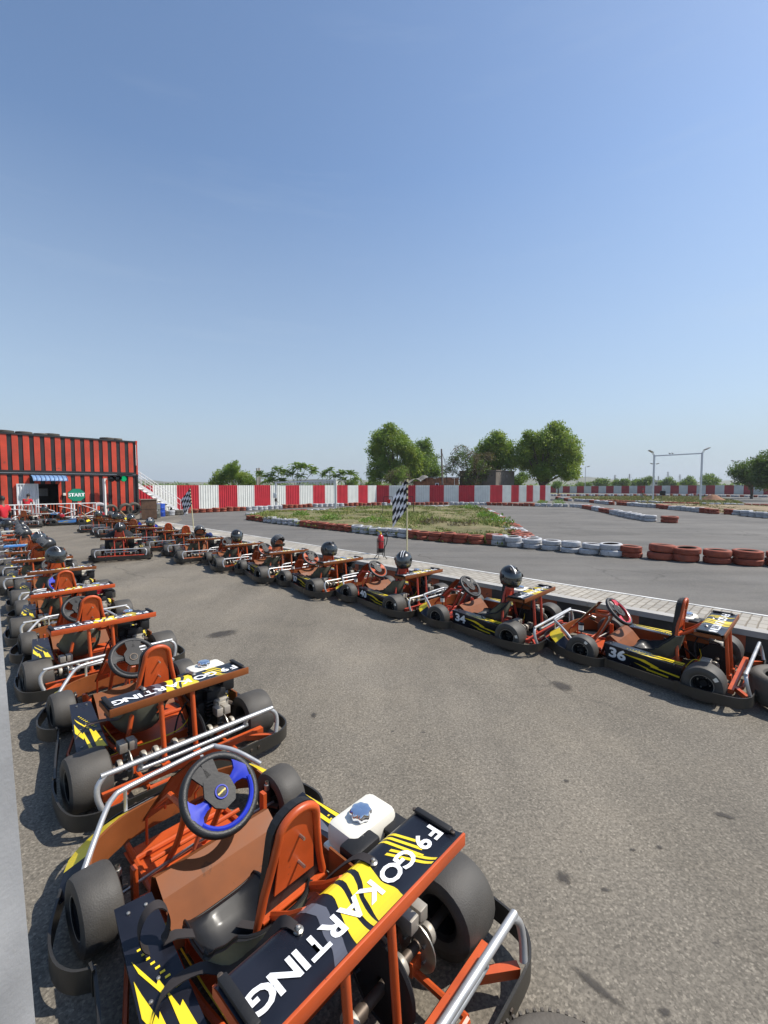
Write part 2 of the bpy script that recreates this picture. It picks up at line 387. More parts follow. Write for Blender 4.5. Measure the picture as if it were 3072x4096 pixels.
def number_part(root_pod, txt):
    me = text_mesh(txt, .152, .006, .06, 1.22); me.materials.clear(); me.materials.append(WHITEV); me.polygons.foreach_set('material_index', [0]*len(me.polygons))
    # on the outer face of the left pod, reading towards the rear
    a, c = Vector((-.485, .345, .298)), Vector((-.600, -.42, .262)); d = Vector((-.465, .325, .105))
    ex = (c-a).normalized(); n = Vector((-1, -.15, .08)); ez = (a-d); ez = (ez-ex*ez.dot(ex)).normalized(); n = ex.cross(ez)
    if n.x > 0: n = -n
    o = a+ex*.145-ez*.088+n*.004
    me.transform(Matrix(((ex.x, ez.x, n.x, o.x), (ex.y, ez.y, n.y, o.y), (ex.z, ez.z, n.z, o.z), (0, 0, 0, 1))))
    return link('number', me, root_pod)
def build_kart(paint, lip, tank=TANKW, tank_cap=True, head=True, spoke=BLACKM, accent=DSTEEL, belt=BELT, flap=None):
    root = link('go_kart', None)
    # frame
    b = MB(); tr = .015
    for sx in (-1, 1):
        b.tube([(sx*.30, -.86, .10), (sx*.30, -.40, .10), (sx*.33, .05, .095), (sx*.27, .45, .095), (sx*.24, 1.02, .10)], tr, 8, sub=3)
        b.tube([(sx*.33, .30, .10), (sx*.46, .28, .10), (sx*.58, -.05, .10), (sx*.60, -.38, .10), (sx*.33, -.36, .10)], .011, 6)
        b.bar((sx*.30, -.62, .10), (sx*.30, -.62, .16), .06, .014)
        b.bar((sx*.24, .47, .13), (sx*.36, .50, .13), .03, .03); b.bar((sx*.345, .53, .09), (sx*.345, .53, .28), .022, .04)
        b.bar((sx*.40, -.80, .13), (sx*.57, -.93, .12), .035, .04)
    for y, hw_ in [(-.86, .30), (-.42, .33), (.05, .33), (.47, .27), (.80, .25), (1.02, .25)]: b.tube([(-hw_, y, .10), (hw_, y, .10)], tr, 8)
    b.bar((-.55, -.80, .135), (.55, -.80, .135), .045, .04); b.bar((-.42, -.44, .15), (.42, -.44, .15), .02, .05)
    b.box((-.12, .125, .150), (.34, .012, .075)); b.box((-.12, .10, .185), (.34, .05, .008))
    b.tube([(-.24, .62, .19), (.24, .62, .19)], .012, 8)
    b.build('chassis_frame', [paint], root)
    b = MB(); b.box((0, .45, .082), (.54, .92, .006)); b.box((.02, -.1, .080), (.60, .35, .005)); b.build('floor_pan', [paint], root)
    # bumper strips
    z0, z1 = .060, .158
    fr = [(-.575, .30), (-.635, .345), (-.672, .44), (-.66, .58), (-.60, .74), (-.50, .93), (-.38, 1.07), (-.22, 1.145)]
    fr = fr+[(0, 1.16)]+[(-x, y) for x, y in reversed(fr)]
    b = MB(); b.band(fr, z0, z1, .011, sub=4); b.build('bumper_strip', [BAND], root)
    re = [(-.715, -.40), (-.742, -.47), (-.754, -.60), (-.752, -.76), (-.722, -.88), (-.645, -.945), (-.54, -.965), (-.2, -.967)]
    re = re+[(-x, y) for x, y in reversed(re)]
    b = MB(); b.band(re, z0, z1, .011, sub=4)
    for x in (-.42, -.36, .36, .42):
        b.lathe([(.012, 0), (.010, -.006), (.001, -.007)], 8, 'y', (x, -.973, .115), 1)
    b.build('bumper_strip', [BAND, DSTEEL], root)
    for sx in (-1, 1):
        b = MB(); b.band([(sx*.570, .31), (sx*.60, .15), (sx*.648, -.05), (sx*.70, -.30), (sx*.722, -.44)], z0+.004, z1-.006, .012, sub=3)
        for y, x in ((.30, .574), (-.405, .716)): b.bar((sx*(x+.006), y, .057), (sx*(x+.006), y, .166), .012, .045, 0, up=(0, 1, 0))
        b.build('bumper_strip', [BAND], root)
    # silver guards
    b = MB(); b.tube([(-.585, -.945, .15), (-.605, -.93, .22), (-.600, -.915, .285), (-.555, -.905, .325), (-.49, -.905, .332), (.49, -.905, .332), (.555, -.905, .325), (.600, -.915, .285), (.605, -.93, .22), (.585, -.945, .15)], .0165, 10, sub=3)
    b.tube([(-.37, -.90, .325), (-.355, -.893, .29), (-.32, -.89, .268), (.32, -.89, .268), (.355, -.893, .29), (.37, -.90, .325)], .0145, 10, sub=3)
    b.build('rear_guard', [SILVER], root)
    b = MB(); b.tube([(-.505, .70, .255), (-.44, .79, .30), (-.345, .925, .350), (-.285, .995, .361), (-.20, 1.025, .364), (.26, 1.055, .364), (.33, 1.03, .360), (.41, .92, .335), (.49, .78, .275)], .0145, 10, sub=3)
    for sx in (-1, 1): b.tube([(sx*.22, 1.02, .355), (sx*.22, 1.02, .10)], .010, 8)
    b.build('front_guard', [SILVER], root)
    # nose
    prof = [(-.47, .715), (-.435, .80), (-.36, .875), (-.22, .935), (0, .945), (.22, .935), (.36, .89), (.45, .82), (.50, .735)]
    b = MB(); P = smooth_path([Vector((x, y, 0)) for x, y in prof], 3); rows = [[], [], [], []]
    for i, p in enumerate(P):
        e = min(i, len(P)-1-i); tz = .275 if e > 3 else .275-.02*(4-e)
        t = (P[min(i+1, len(P)-1)]-P[max(i-1, 0)]).normalized(); n = Vector((-t.y, t.x, 0))
        rows[0].append(p+Vector((0, 0, .12))); rows[1].append(p+Vector((0, 0, tz))); rows[2].append(p+n*.012+Vector((0, 0, tz+.002))); rows[3].append(p+n*.13+Vector((0, 0, tz-.075)))
    b.grid(rows[:2], 0, smooth=False, flip=True); b.grid(rows[1:3], 0); 
    k = len(P)
    for i in range(k-1):
        mi = 2 if (3 <= i <= 8 or k-6 <= i <= k-3) else 1
        b.add([rows[2][i], rows[2][i+1], rows[3][i+1], rows[3][i]], [(3, 2, 1, 0)], mi, True)
    for i, (a, c) in enumerate([(9, 11), (12, 13), (15, 16)]):
        b.add([rows[2][a]*.7+rows[3][a]*.3+Vector((0, .004, .003)), rows[2][c]*.7+rows[3][c]*.3+Vector((0, .004, .003)), rows[2][c]*.3+rows[3][c]*.7+Vector((0, .004, .003)), rows[2][a]*.3+rows[3][a]*.7+Vector((0, .004, .003))], [(3, 2, 1, 0)], 3)
    b.build('nose_panel', [BROWN, BLACKG, YELL, WHITEV], root)
    b = MB()
    a0, a1 = Vector((HX, .90, .24)), Vector((HX, .565, .640)); d = (a1-a0); up = Vector((0, d.z, -d.y)).normalized()
    rows = [[a0+d*t+Vector((s*(.135-.035*t), 0, 0))-up*(.012*(abs(s) > .8)*1.6) for s in (-1, -.82, 0, .82, 1)] for t in (0, .35, .8, .95, 1)]
    rows[-1] = [v+Vector((0, 0, -.012*abs(i-2)/2)) for i, v in enumerate(rows[-1])]
    b.grid(rows, 0, smooth=False); b.grid([[v-up*.006 for v in r_] for r_ in rows], 1, smooth=False, flip=True)
    b.build('dash_panel', [mat_dash, BROWN], root)
    b = MB()
    for x in (HX-.10, HX+.10): b.tube([(x, .60, .495), (x, .46, .505), (x, .43, .485), (x, .52, .29), (x-.01, .64, .11)], .015, 8, sub=3)
    b.tube([(HX-.10, .445, .50), (HX+.10, .445, .50)], .013, 8); b.tube([(HX-.10, .60, .495), (HX-.10, .80, .33)], .011, 8)
    b.build('steering_frame', [paint], root)
    b = MB(); b.tube([(-.015, .342, .55), (-.02, .42, .475), (-.03, .60, .14)], .012, 8)
    b.tube([(-.03, .60, .16), (-.43, .55, .17)], .008, 8); b.tube([(-.03, .60, .16), (.43, .55, .17)], .008, 8)
    for sx in (-1, 1):
        b.bar((sx*.40, .575, .10), (sx*.40, .575, .25), .028, .03, 1); b.lathe([(.016, 0), (.016, .03), (.010, .032), (.010, .05)], 8, 'z', (sx*.40, .575, .25), 0)
        b.tube([(sx*.36, .575, .17), (sx*.50, .575, .165)], .014, 8, mi=1); b.bar((sx*.40, .575, .16), (sx*.43, .50, .165), .03, .012, 1)
    b.build('steering_linkage', [STEEL, DSTEEL], root)
    steering_parts(root, accent, spoke)
    # leg cover, folded sheet
    pr = [(.430, .10), (.375, .315), (.330, .338), (.255, .285), (.185, .205), (.135, .150)]
    b = MB(); rows = [[Vector((x, y, z)) for y, z in pr] for x in (-.325, .245)]
    b.grid(rows, 0, smooth=False, flip=True); b.grid([[v-Vector((0, -.004 if i == 0 else .003, .006)) for i, v in enumerate(r_)] for r_ in rows], 0, smooth=False)
    b.build('leg_cover', [BROWN], root)
    # seat, headrest
    seat_mesh().build('seat', [SEATIN, SEATOUT], root)
    if head:
        b = MB(); wt = .088
        pts = [(HX-.235, -.335, .11), (HX-.155, -.285, .44), (HX-.112, -.300, .62), (HX-wt, -.322, .75)]
        arc = [(HX-wt*math.cos(a), -.322-.012*math.sin(a), .755+.075*math.sin(a)) for a in [PI*k/8 for k in range(1, 8)]]
        b.tube(pts+arc+[(2*HX-x, y, z) for x, y, z in reversed(pts)], .0165, 10, sub=2)
        b.box((HX, -.290, .447), (.30, .014, .035)); b.box((HX, -.288, .46), (.29, .04, .006))
        for x in (HX-.10, HX+.07): b.tube([(x, -.295, .45), (x, -.40, .52), (x, -.49, .596)], .017, 8)
        b.box((HX, -.30, .36), (.07, .01, .10)); b.tube([(HX, -.31, .36), (HX, -.35, .36)], .012, 6)
        hr = b.build('headrest_frame', [paint], root)
        def slab(w, zt, zb, y, th, mi, mb, lean=-.09):
            pl = [(-w*1.25, zb)]+[(-w*math.cos(PI*k/10), zt-w*.86+w*.86*math.sin(PI*k/10)) for k in range(0, 11)]+[(w*1.25, zb)]
            mb.prism([(HX+x, y+lean*(z-.45), z) for x, z in pl], (0, th, 0), mi)
        b = MB(); slab(.074, .812, .525, -.292, .006, 0, b)
        for z in (.60, .71): b.tube([(HX+.012, -.298+.0*z, z), (HX+.012, -.345, z)], .006, 6, mi=1)
        b.build('headrest_plate', [paint, STEEL], root)
        b = MB(); slab(.112, .842, .44, -.282, .022, 0, b); slab(.108, .836, .45, -.262, .022, 0, b); slab(.096, .820, .46, -.242, .012, 0, b)
        b.build('headrest_pad', [FOAM], root)
    else:
        b = MB()
        for sx in (-1, 1): b.tube([(HX+sx*.235, -.335, .11), (HX+sx*.155, -.285, .44), (HX+sx*.14, -.40, .53), (HX+sx*.12, -.49, .59)], .0165, 8, sub=2)
        b.box((HX, -.290, .447), (.30, .014, .035)); b.build('seat_support', [paint], root)
    wing_part(root, lip)
    for x in (-.155, .06):
        b = MB(); b.tube([(x-.01, -.700, .595), (x, -.735, .11)], .0165, 10); b.box((x, -.745, .13), (.05, .03, .05)); b.build('wing_post', [paint], root)
    for sx in (-1, 1): pod_part(root, sx)
    # running gear
    b = MB(); b.tube([(-.60, -.60, .175), (.60, -.60, .175)], .021, 12); b.tube([(-.2, -.60, .175), (.02, -.60, .175)], .026, 12); b.build('rear_axle', [DSTEEL], root)
    for x in (-.40, -.25, -.17, -.04, .22, .40):
        b = MB(); b.lathe([(.022, -.014), (.042, -.014), (.046, 0), (.042, .014), (.022, .014)], 16, 'x', (x, -.60, .175)); b.build('axle_bearing', [CAST], root)
    for x in (-.345, .33):
        b = MB(); b.lathe([(.03, -.003), (.098, -.003), (.098, .003), (.03, .003)], 24, 'x', (x, -.60, .175), closed=True)
        for k in range(5): b.lathe([(.007, -.016), (.007, .016)], 6, 'x', (x, -.60+.055*math.cos(k*1.257), .175+.055*math.sin(k*1.257)))
        b.build('brake_disc', [STEEL], root)
        b = MB(); 
        for q in (-1, 1): b.box((x+q*.030, -.575, .292), (.050, .085, .062), 0, bev=.005)
        b.box((x, -.545, .24), (.03, .03, .10)); b.tube([(x, -.53, .29), (x+.05, -.46, .27), (x+.02, -.38, .16), (x-.1, -.35, .14)], .004, 5, mi=1, sub=3)
        b.build('brake_caliper', [CAST, YELL], root)
    b = MB(); b.lathe([(.02, -.010), (.150, -.010), (.158, 0), (.150, .010), (.02, .010)], 30, 'x', (.125, -.60, .20))
    b.tube([(.125, -.60+.168*math.cos(a), .20+.168*math.sin(a)) for a in [PI*1.1+PI*.0+k*PI/10*1.0 for k in range(0, 9)]], .010, 6)
    b.tube([(.125, -.62, .365), (.125, -.30, .42)], .009, 6, mi=1); b.tube([(.125, -.56, .045), (.125, -.30, .24)], .009, 6, mi=1)
    b.build('drive_sprocket', [BLACKM, DSTEEL], root)
    for x, y, rr, w, sx in [(-.495, .575, .165, .165, -1), (.495, .575, .165, .165, 1), (-.585, -.60, .176, .235, -1), (.585, -.60, .176, .235, 1)]: wheel_part(root, x, y, rr, w, sx)
    # engine
    b = MB(); b.box((.30, -.34, .23), (.22, .24, .22), 0, bev=.02); b.box((.34, -.40, .36), (.16, .16, .12), 0, bev=.015)
    for k in range(6): b.box((.33, -.475, .22+.026*k), (.17, .06, .012), 0)
    b.lathe([(.085, 0), (.085, .05), (.07, .065), (.02, .07)], 18, 'x', (.17, -.34, .27), 0); b.tube([(.40, -.47, .30), (.47, -.50, .26), (.49, -.44, .20)], .02, 8, mi=1, sub=3)
    b.box((.30, -.34, .115), (.26, .28, .015), 1)
    for k in range(5): b.box((.43+.01*(k % 2), -.42+.03*k, .27+.03*(k % 3)), (.05, .02, .03), 1)
    b.lathe([(.02, 0), (.02, .06)], 8, 'y', (.40, -.46, .36), 1)
    en = b.build('engine', [BLACKM, DSTEEL], root)
    b = MB(); b.box((.355, -.515, .305), (.115, .045, .105), 0, bev=.014); b.box((.355, -.54, .305), (.07, .02, .06), 0, bev=.01)
    for q in ((-1, -1), (-1, 1), (1, -1), (1, 1)): b.lathe([(.008, -.55), (.008, -.52)], 6, 'y', (.355+q[0]*.047, 0, .305+q[1]*.042))
    b.build('valve_cover', [CAST], en)
    b = MB(); b.box((.445, -.41, .435), (.105, .13, .12), 0, bev=.018); b.box((.445, -.41, .505), (.118, .145, .022), 0, bev=.008); b.build('air_filter', [BLACKM], en)
    b = MB(); b.box((.235, -.37, .475), (.155, .10, .16), 0, bev=.014); b.box((.235, -.365, .36), (.10, .09, .08), 0, bev=.01); b.build('air_box', [BLACKM], en)
    b = MB(); b.box((.345, -.275, .502), (.285, .185, .125), 0, bev=.034); b.box((.345, -.275, .450), (.300, .198, .02), 0, bev=.008); tk = b.build('fuel_tank', [tank], en)
    if tank_cap:
        b = MB(); rows = [[Vector((.325+(r_+(a_*math.cos(8*t)))*math.cos(t), -.285+(r_+(a_*math.cos(8*t)))*math.sin(t), .556+z)) for t in [2*PI*k/64 for k in range(65)]] for r_, a_, z in ((.032, 0, 0), (.035, 0, .012), (.047, .003, .014), (.049, .0035, .022), (.048, .0035, .036), (.043, .002, .044), (.030, 0, .047), (.001, 0, .045))]
        b.grid(rows, 0); b.build('fuel_cap', [CHROME], tk)
    b = MB(); b.box((.145, -.40, .43), (.010, .24, .20), 0); b.build('engine_guard', [BROWN], root); b = MB(); b.box((.50, -.43, .27), (.012, .14, .16), 0); b.build('engine_guard', [BROWN], root)
    b = MB(); b.lathe([(.001, .0), (.03, .0), (.03, .06), (.034, .062), (.034, .082), (.001, .086)], 14, 'z', (-.22, .70, .30), 0, mis=[0, 0, 1, 1, 1]); b.tube([(-.22, .70, .30), (-.22, .68, .11)], .007, 6, mi=1)
    b.build('brake_reservoir', [TANKW, BLACKM], root)
    for x in (-.17, .10): b = MB(); b.tube([(x, .86, .10), (x, .86, .25), (x+.02, .84, .29), (x+.09, .84, .29), (x+.10, .86, .25)], .007, 6); b.build('pedal', [paint], root)
    b = MB(); b.tube([(-.30, .3, .13), (-.31, -.2, .15), (-.28, -.42, .18), (.02, -.47, .20), (.14, -.44, .26)], .004, 5, sub=4); b.build('throttle_cable', [YELL], root)
    b = MB(); b.tube([(.02, -.44, .17), (.08, -.40, .30), (.20, -.44, .44), (.30, -.47, .42)], .007, 5, sub=4, mi=0); b.tube([(.30, -.5, .24), (.22, -.53, .20), (.10, -.48, .16)], .006, 5, sub=4); b.tube([(.46, -.45, .38), (.50, -.40, .32), (.47, -.30, .25)], .006, 5, sub=4); b.build('hose', [BLACKM], en)
    # belt strap draped from the wing over the left pod
    b = MB(); P = smooth_path([Vector(p) for p in [(-.22, -.545, .632), (-.235, -.47, .615), (-.26, -.36, .45), (-.30, -.25, .34), (-.36, -.15, .315), (-.46, -.12, .305), (-.52, -.16, .292), (-.56, -.22, .282)]], 4)
    rows = [[p+Vector((.012, .018, 0)), p-Vector((.012, .018, 0))] for p in P]; b.grid(rows, 0); b.grid([[q-Vector((0, 0, .004)) for q in r_] for r_ in rows], 0, flip=True)
    P = smooth_path([Vector(p) for p in [(.13, -.545, .632), (.11, -.47, .62), (.06, -.36, .50), (.02, -.25, .34), (-.04, -.10, .20), (-.12, .0, .20)]], 4)
    rows = [[p+Vector((.018, .004, 0)), p-Vector((.018, .004, 0))] for p in P]; b.grid(rows, 0); b.grid([[q-Vector((0, 0, .004)) for q in r_] for r_ in rows], 0, flip=True)
    b.build('seat_belt', [belt], root)
    return root
mat_dash = mat('dash_khaki', (.26, .17, .075), .5, var=.2, wear=(.30, .12, .05), wear_amt=.3, wscale=6)
# ------------------------------------------------------------------ place the karts
def kids(o): return [c for c in o.children]
def find(o, nm):
    r = []
    for c in o.children:
        if c.name.split('.')[0] == nm: r.append(c)
        r += find(c, nm)
    return r
def over(o, slot, m):
    s = o.material_slots[slot]; s.link = 'OBJECT'; s.material = m
PROTO = {'o': build_kart(ORANGE, BROWN), 'r': build_kart(REDOR, BROWN)}
SPK = {'black': BLACKM, 'blue': BLUEP, 'red': REDP, 'orange': ORGP}
# x, y, heading(deg), frame, steering, tank, wing lip, number, label
KROW_R = 'go-karts parked along the paved kerb'; KROW_L = 'go-karts parked in the near left row'; KBACK = 'go-karts parked by the white railing'
def org(x, y, h): return x, y, h
KARTS = [
 ('k1', -.536, 1.881, 48.1, 'o', 'blue', TANKW, ORANGE, None, KROW_L, 'nearest orange go-kart with blue and black steering wheel and white fuel tank'),
 ('k2', -1.925, 3.59, 46.3, 'o', 'black', TANKW, None, None, KROW_L, 'second go-kart of the left row, brown strap over its pod, black steering wheel'),
 ('k3', -3.424, 5.127, 46.1, 'o', 'black', BLACKM, ORANGE, None, KROW_L, 'third go-kart from the front of the left row with bare orange headrest and black wheel'),
 ('k4', -4.72, 6.60, 43, 'o', 'blue', TANKR, ORANGE, None, KROW_L, 'fourth go-kart of the left row with red fuel tank and bare headrest'),
 ('k5', -5.95, 8.08, 43, 'o', 'black', TANKW, None, None, KROW_L, 'fifth go-kart of the left row with a large black helmet on its tail'),
 ('k6', -7.12, 9.23, 41, 'o', 'black', TANKW, None, None, KROW_L, 'sixth go-kart of the left row under the helmet with raised visor'),
 ('k7', -8.05, 10.30, 41, 'o', 'black', TANKR, None, None, KROW_L, 'seventh go-kart of the left row with red engine tank and brown tail'),
 ('k8', -9.10, 11.35, 43, 'o', 'black', TANKW, TAPE, None, KROW_L, 'go-kart in the left row whose tail panel is bright blue'),
 ('k9', -10.15, 12.55, 44, 'o', 'black', TANKW, ORANGE, None, KROW_L, 'go-kart in the left row just behind the blue tailed one with orange tail lip'),
 ('k10', -11.12, 13.70, 42, 'o', 'black', TANKW, ORANGE, None, KROW_L, 'go-kart near the far end of the left row with orange tail and raised visor helmet'),
 ('k11', -12.07, 14.75, 44, 'o', 'black', TANKW, TANKW, None, KROW_L, 'last go-kart of the left row with pale cream tail panel'),
 ('r36', 3.05, 5.03, 45.3, 'o', 'red', TANKW, None, '36', KROW_R, 'go-kart number 36 with red steering wheel and bare black headrest beside the paved kerb'),
 ('r34', 1.545, 6.367, 47.3, 'r', 'black', TANKW, None, '34', KROW_R, 'go-kart number 34 with black steering wheel beside the paved kerb'),
 ('r40', .14, 7.74, 45.7, 'r', 'orange', BLACKM, None, '40', KROW_R, 'go-kart number 40 with red frame posts and orange steering wheel'),
 ('r37', -1.265, 9.0, 44, 'o', 'orange', BLACKM, None, '37', KROW_R, 'go-kart number 37 with orange spoked steering wheel by the kerb'),
 ('r35', -2.54, 10.2, 42, 'o', 'orange', TANKW, None, '35', KROW_R, 'go-kart number 35 with upright helmet and orange spoked wheel'),
 ('rf', -3.84, 11.45, 38, 'o', 'black', TANKW, None, None, KROW_R, 'sixth go-kart from the front of the kerb row with blue topped engine tank'),
 ('rg', -5.22, 12.60, 34, 'o', 'black', TANKW, None, None, KROW_R, 'seventh go-kart of the kerb row with white tank and blue cloth by the helmet'),
 ('rh', -6.12, 13.85, 30, 'o', 'black', BLACKM, None, None, KROW_R, 'kerb row go-kart with bare orange headrest and printed tail, nearer of that pair'),
 ('ri', -7.06, 14.75, 27, 'o', 'black', BLACKM, None, None, KROW_R, 'kerb row go-kart with bare orange headrest and plain tail, farther of that pair'),
 ('rj', -8.12, 15.67, 25, 'r', 'blue', TANKW, None, None, KROW_R, 'kerb row go-kart under the round black helmet with white stripes'),
 ('rk', -9.15, 16.50, 24, 'o', 'blue', BLACKM, None, None, KROW_R, 'far kerb row go-kart with bare headrest and blue steering wheel'),
 ('rl', -9.93, 17.72, 22, 'o', 'black', TANKW, None, None, KROW_R, 'fourth go-kart from the far end of the kerb row'),
 ('rm', -10.92, 18.47, 22, 'o', 'black', TANKW, None, None, KROW_R, 'third go-kart from the far end of the kerb row'),
 ('rn', -11.62, 19.30, 20, 'o', 'black', TANKW, None, None, KROW_R, 'second go-kart from the far end of the kerb row'),
 ('ro', -12.75, 20.24, 17, 'o', 'black', TANKW, None, None, KROW_R, 'farthest go-kart of the kerb row beside the brown cabinet'),
 ('lone', -7.51, 12.78, 28.5, 'r', 'black', TANKW, None, None, None, 'lone go-kart standing between the two rows with black jacket on its seat'),
 ('b1', -17.75, 22.2, 30, 'o', 'black', TANKW, None, None, KBACK, 'go-kart at the white railing with bare orange headrest'),
 ('b2', -17.7, 23.6, 20, 'o', 'black', TANKW, TANKW, None, KBACK, 'go-kart at the white railing with cream tail panel and black helmet'),
 ('b3', -16.55, 23.55, -62, 'o', 'blue', TANKR, TAPE, None, KBACK, 'go-kart with blue side pod parked sideways at the white railing'),
 ('b4', -15.35, 25.0, -66, 'o', 'black', TANKR, None, None, KBACK, 'black go-kart with yellow flash parked sideways at the end of the railing'),
]
KP = {}
used = set()
for key, x, y, h, fr, sp, tank, lip, num, grp, lab in KARTS:
    o = PROTO[fr] if fr not in used else copy_tree(PROTO[fr])
    if fr not in used and False: pass
    KP[key] = (o, fr)
    if fr not in used: used.add(fr)
    o.location = (x, y, 0); o.rotation_euler.z = R(h)
    tag(o, lab, 'go-kart', grp)
for key, x, y, h, fr, sp, tank, lip, num, grp, lab in KARTS:
    o = KP[key][0]
    for s in find(o, 'spoke'): over(s, 0, SPK[sp])
    for s in find(o, 'fuel_tank'): over(s, 0, tank)
    if lip: 
        for s in find(o, 'rear_wing'):
            over(s, 1, lip)
            if lip in (TAPE, TANKW): over(s, 0, lip)
    if key == 'k2':
        for s in find(o, 'seat_belt'): over(s, 0, BELTB)
    if key == 'b3':
        for s in find(o, 'side_pod'): over(s, 0, TAPE)
    rnd_k = random.Random(key); C_ = Vector((-.015, .342, .554)); ax_ = Vector((0, -.707, .707)); vr = rnd_k.choice((None, None, ORANGE2, ORANGE3)) if key != 'k1' and fr == 'o' else None
    if key != 'k1':
        for s_ in find(o, 'steering_wheel'): s_.matrix_local = Matrix.Translation(C_) @ Matrix.Rotation(R(rnd_k.uniform(-50, 30)), 4, ax_) @ Matrix.Translation(-C_)
    if vr:
        for nm in ('chassis_frame', 'headrest_frame', 'headrest_plate', 'wing_post', 'steering_frame', 'floor_pan', 'pedal'):
            for s_ in find(o, nm): over(s_, 0, vr)
    if num:
        for s_ in find(o, 'wheel'):
            if s_.location.x < 0 and rnd_k.random() < .75:
                rr_ = s_.location.z; a0 = rnd_k.uniform(.2, 1.3); w_ = .12; xs = -(.1175 if s_.location.y < 0 else .0825)-.002; st_ = MB()
                st_.grid([[Vector((xs+.004*abs(q-1), rr_*f_*math.cos(PI-a0+dq), rr_*f_*math.sin(PI-a0+dq))) for dq in (-.13, 0, .13)] for q, f_ in enumerate((.66, .75, .86))], 0); st_.build('sticker', [TANKW], s_)
    o.rotation_euler.y += R(rnd_k.uniform(-.7, .7))
    if key == 'k1':
        for s_ in find(o, 'hub'): over(s_, 1, BLUEP)
    if key not in ('k1', 'k2', 'r34', 'r35', 'k4', 'k8', 'rf', 'rk'):
        for s_ in find(o, 'seat_belt'): bpy.data.objects.remove(s_)
    if grp != KROW_R:
        for s_ in find(o, 'brake_reservoir'): bpy.data.objects.remove(s_)
    if num:
        pod = [s for s in find(o, 'side_pod')][0]; number_part(pod, num)
    if key in ('b3', 'b4', 'lone', 'k7', 'k9'):
        o.rotation_euler.y = R(.6)
def local_to_world(key, v):
    k = [q for q in KARTS if q[0] == key][0]; a = R(k[3]); c, s = math.cos(a), math.sin(a)
    return Vector((k[1]+v[0]*c-v[1]*s, k[2]+v[0]*s+v[1]*c, v[2]))
# extra strap loop standing on the nearest kart's pod
b = MB(); P = [Vector((-.43+.055*math.sin(a), .075-.012*math.cos(a), .365-.075*math.cos(a))) for a in [PI*.15+k*PI*1.7/18 for k in range(19)]]
P = [Vector((-.30, .03, .27)), Vector((-.36, .05, .30))]+P
P = smooth_path(P, 2); rows = [[p+Vector((.004, .022, 0)), p-Vector((.004, .022, 0))] for p in P]; b.grid(rows, 0); b.grid([[q*1.0+Vector((.003, 0, .002)) for q in r_] for r_ in rows], 0, flip=True)
b.build('strap_loop', [BELT], KP['k1'][0])
me = text_mesh('momo', .017, .0004); me.materials.clear(); me.materials.append(YELL); me.polygons.foreach_set('material_index', [0]*len(me.polygons)); axm = Vector((0, -.707, .707)); q_ = Matrix.Rotation(R(18), 3, axm) @ axm.to_track_quat('Z', 'Y').to_matrix()
mm_ = q_.to_4x4(); mm_.translation = Vector((-.015, .342, .554))+axm*.0240; me.transform(mm_); link('lettering', me, find(KP['k1'][0], 'hub')[0])
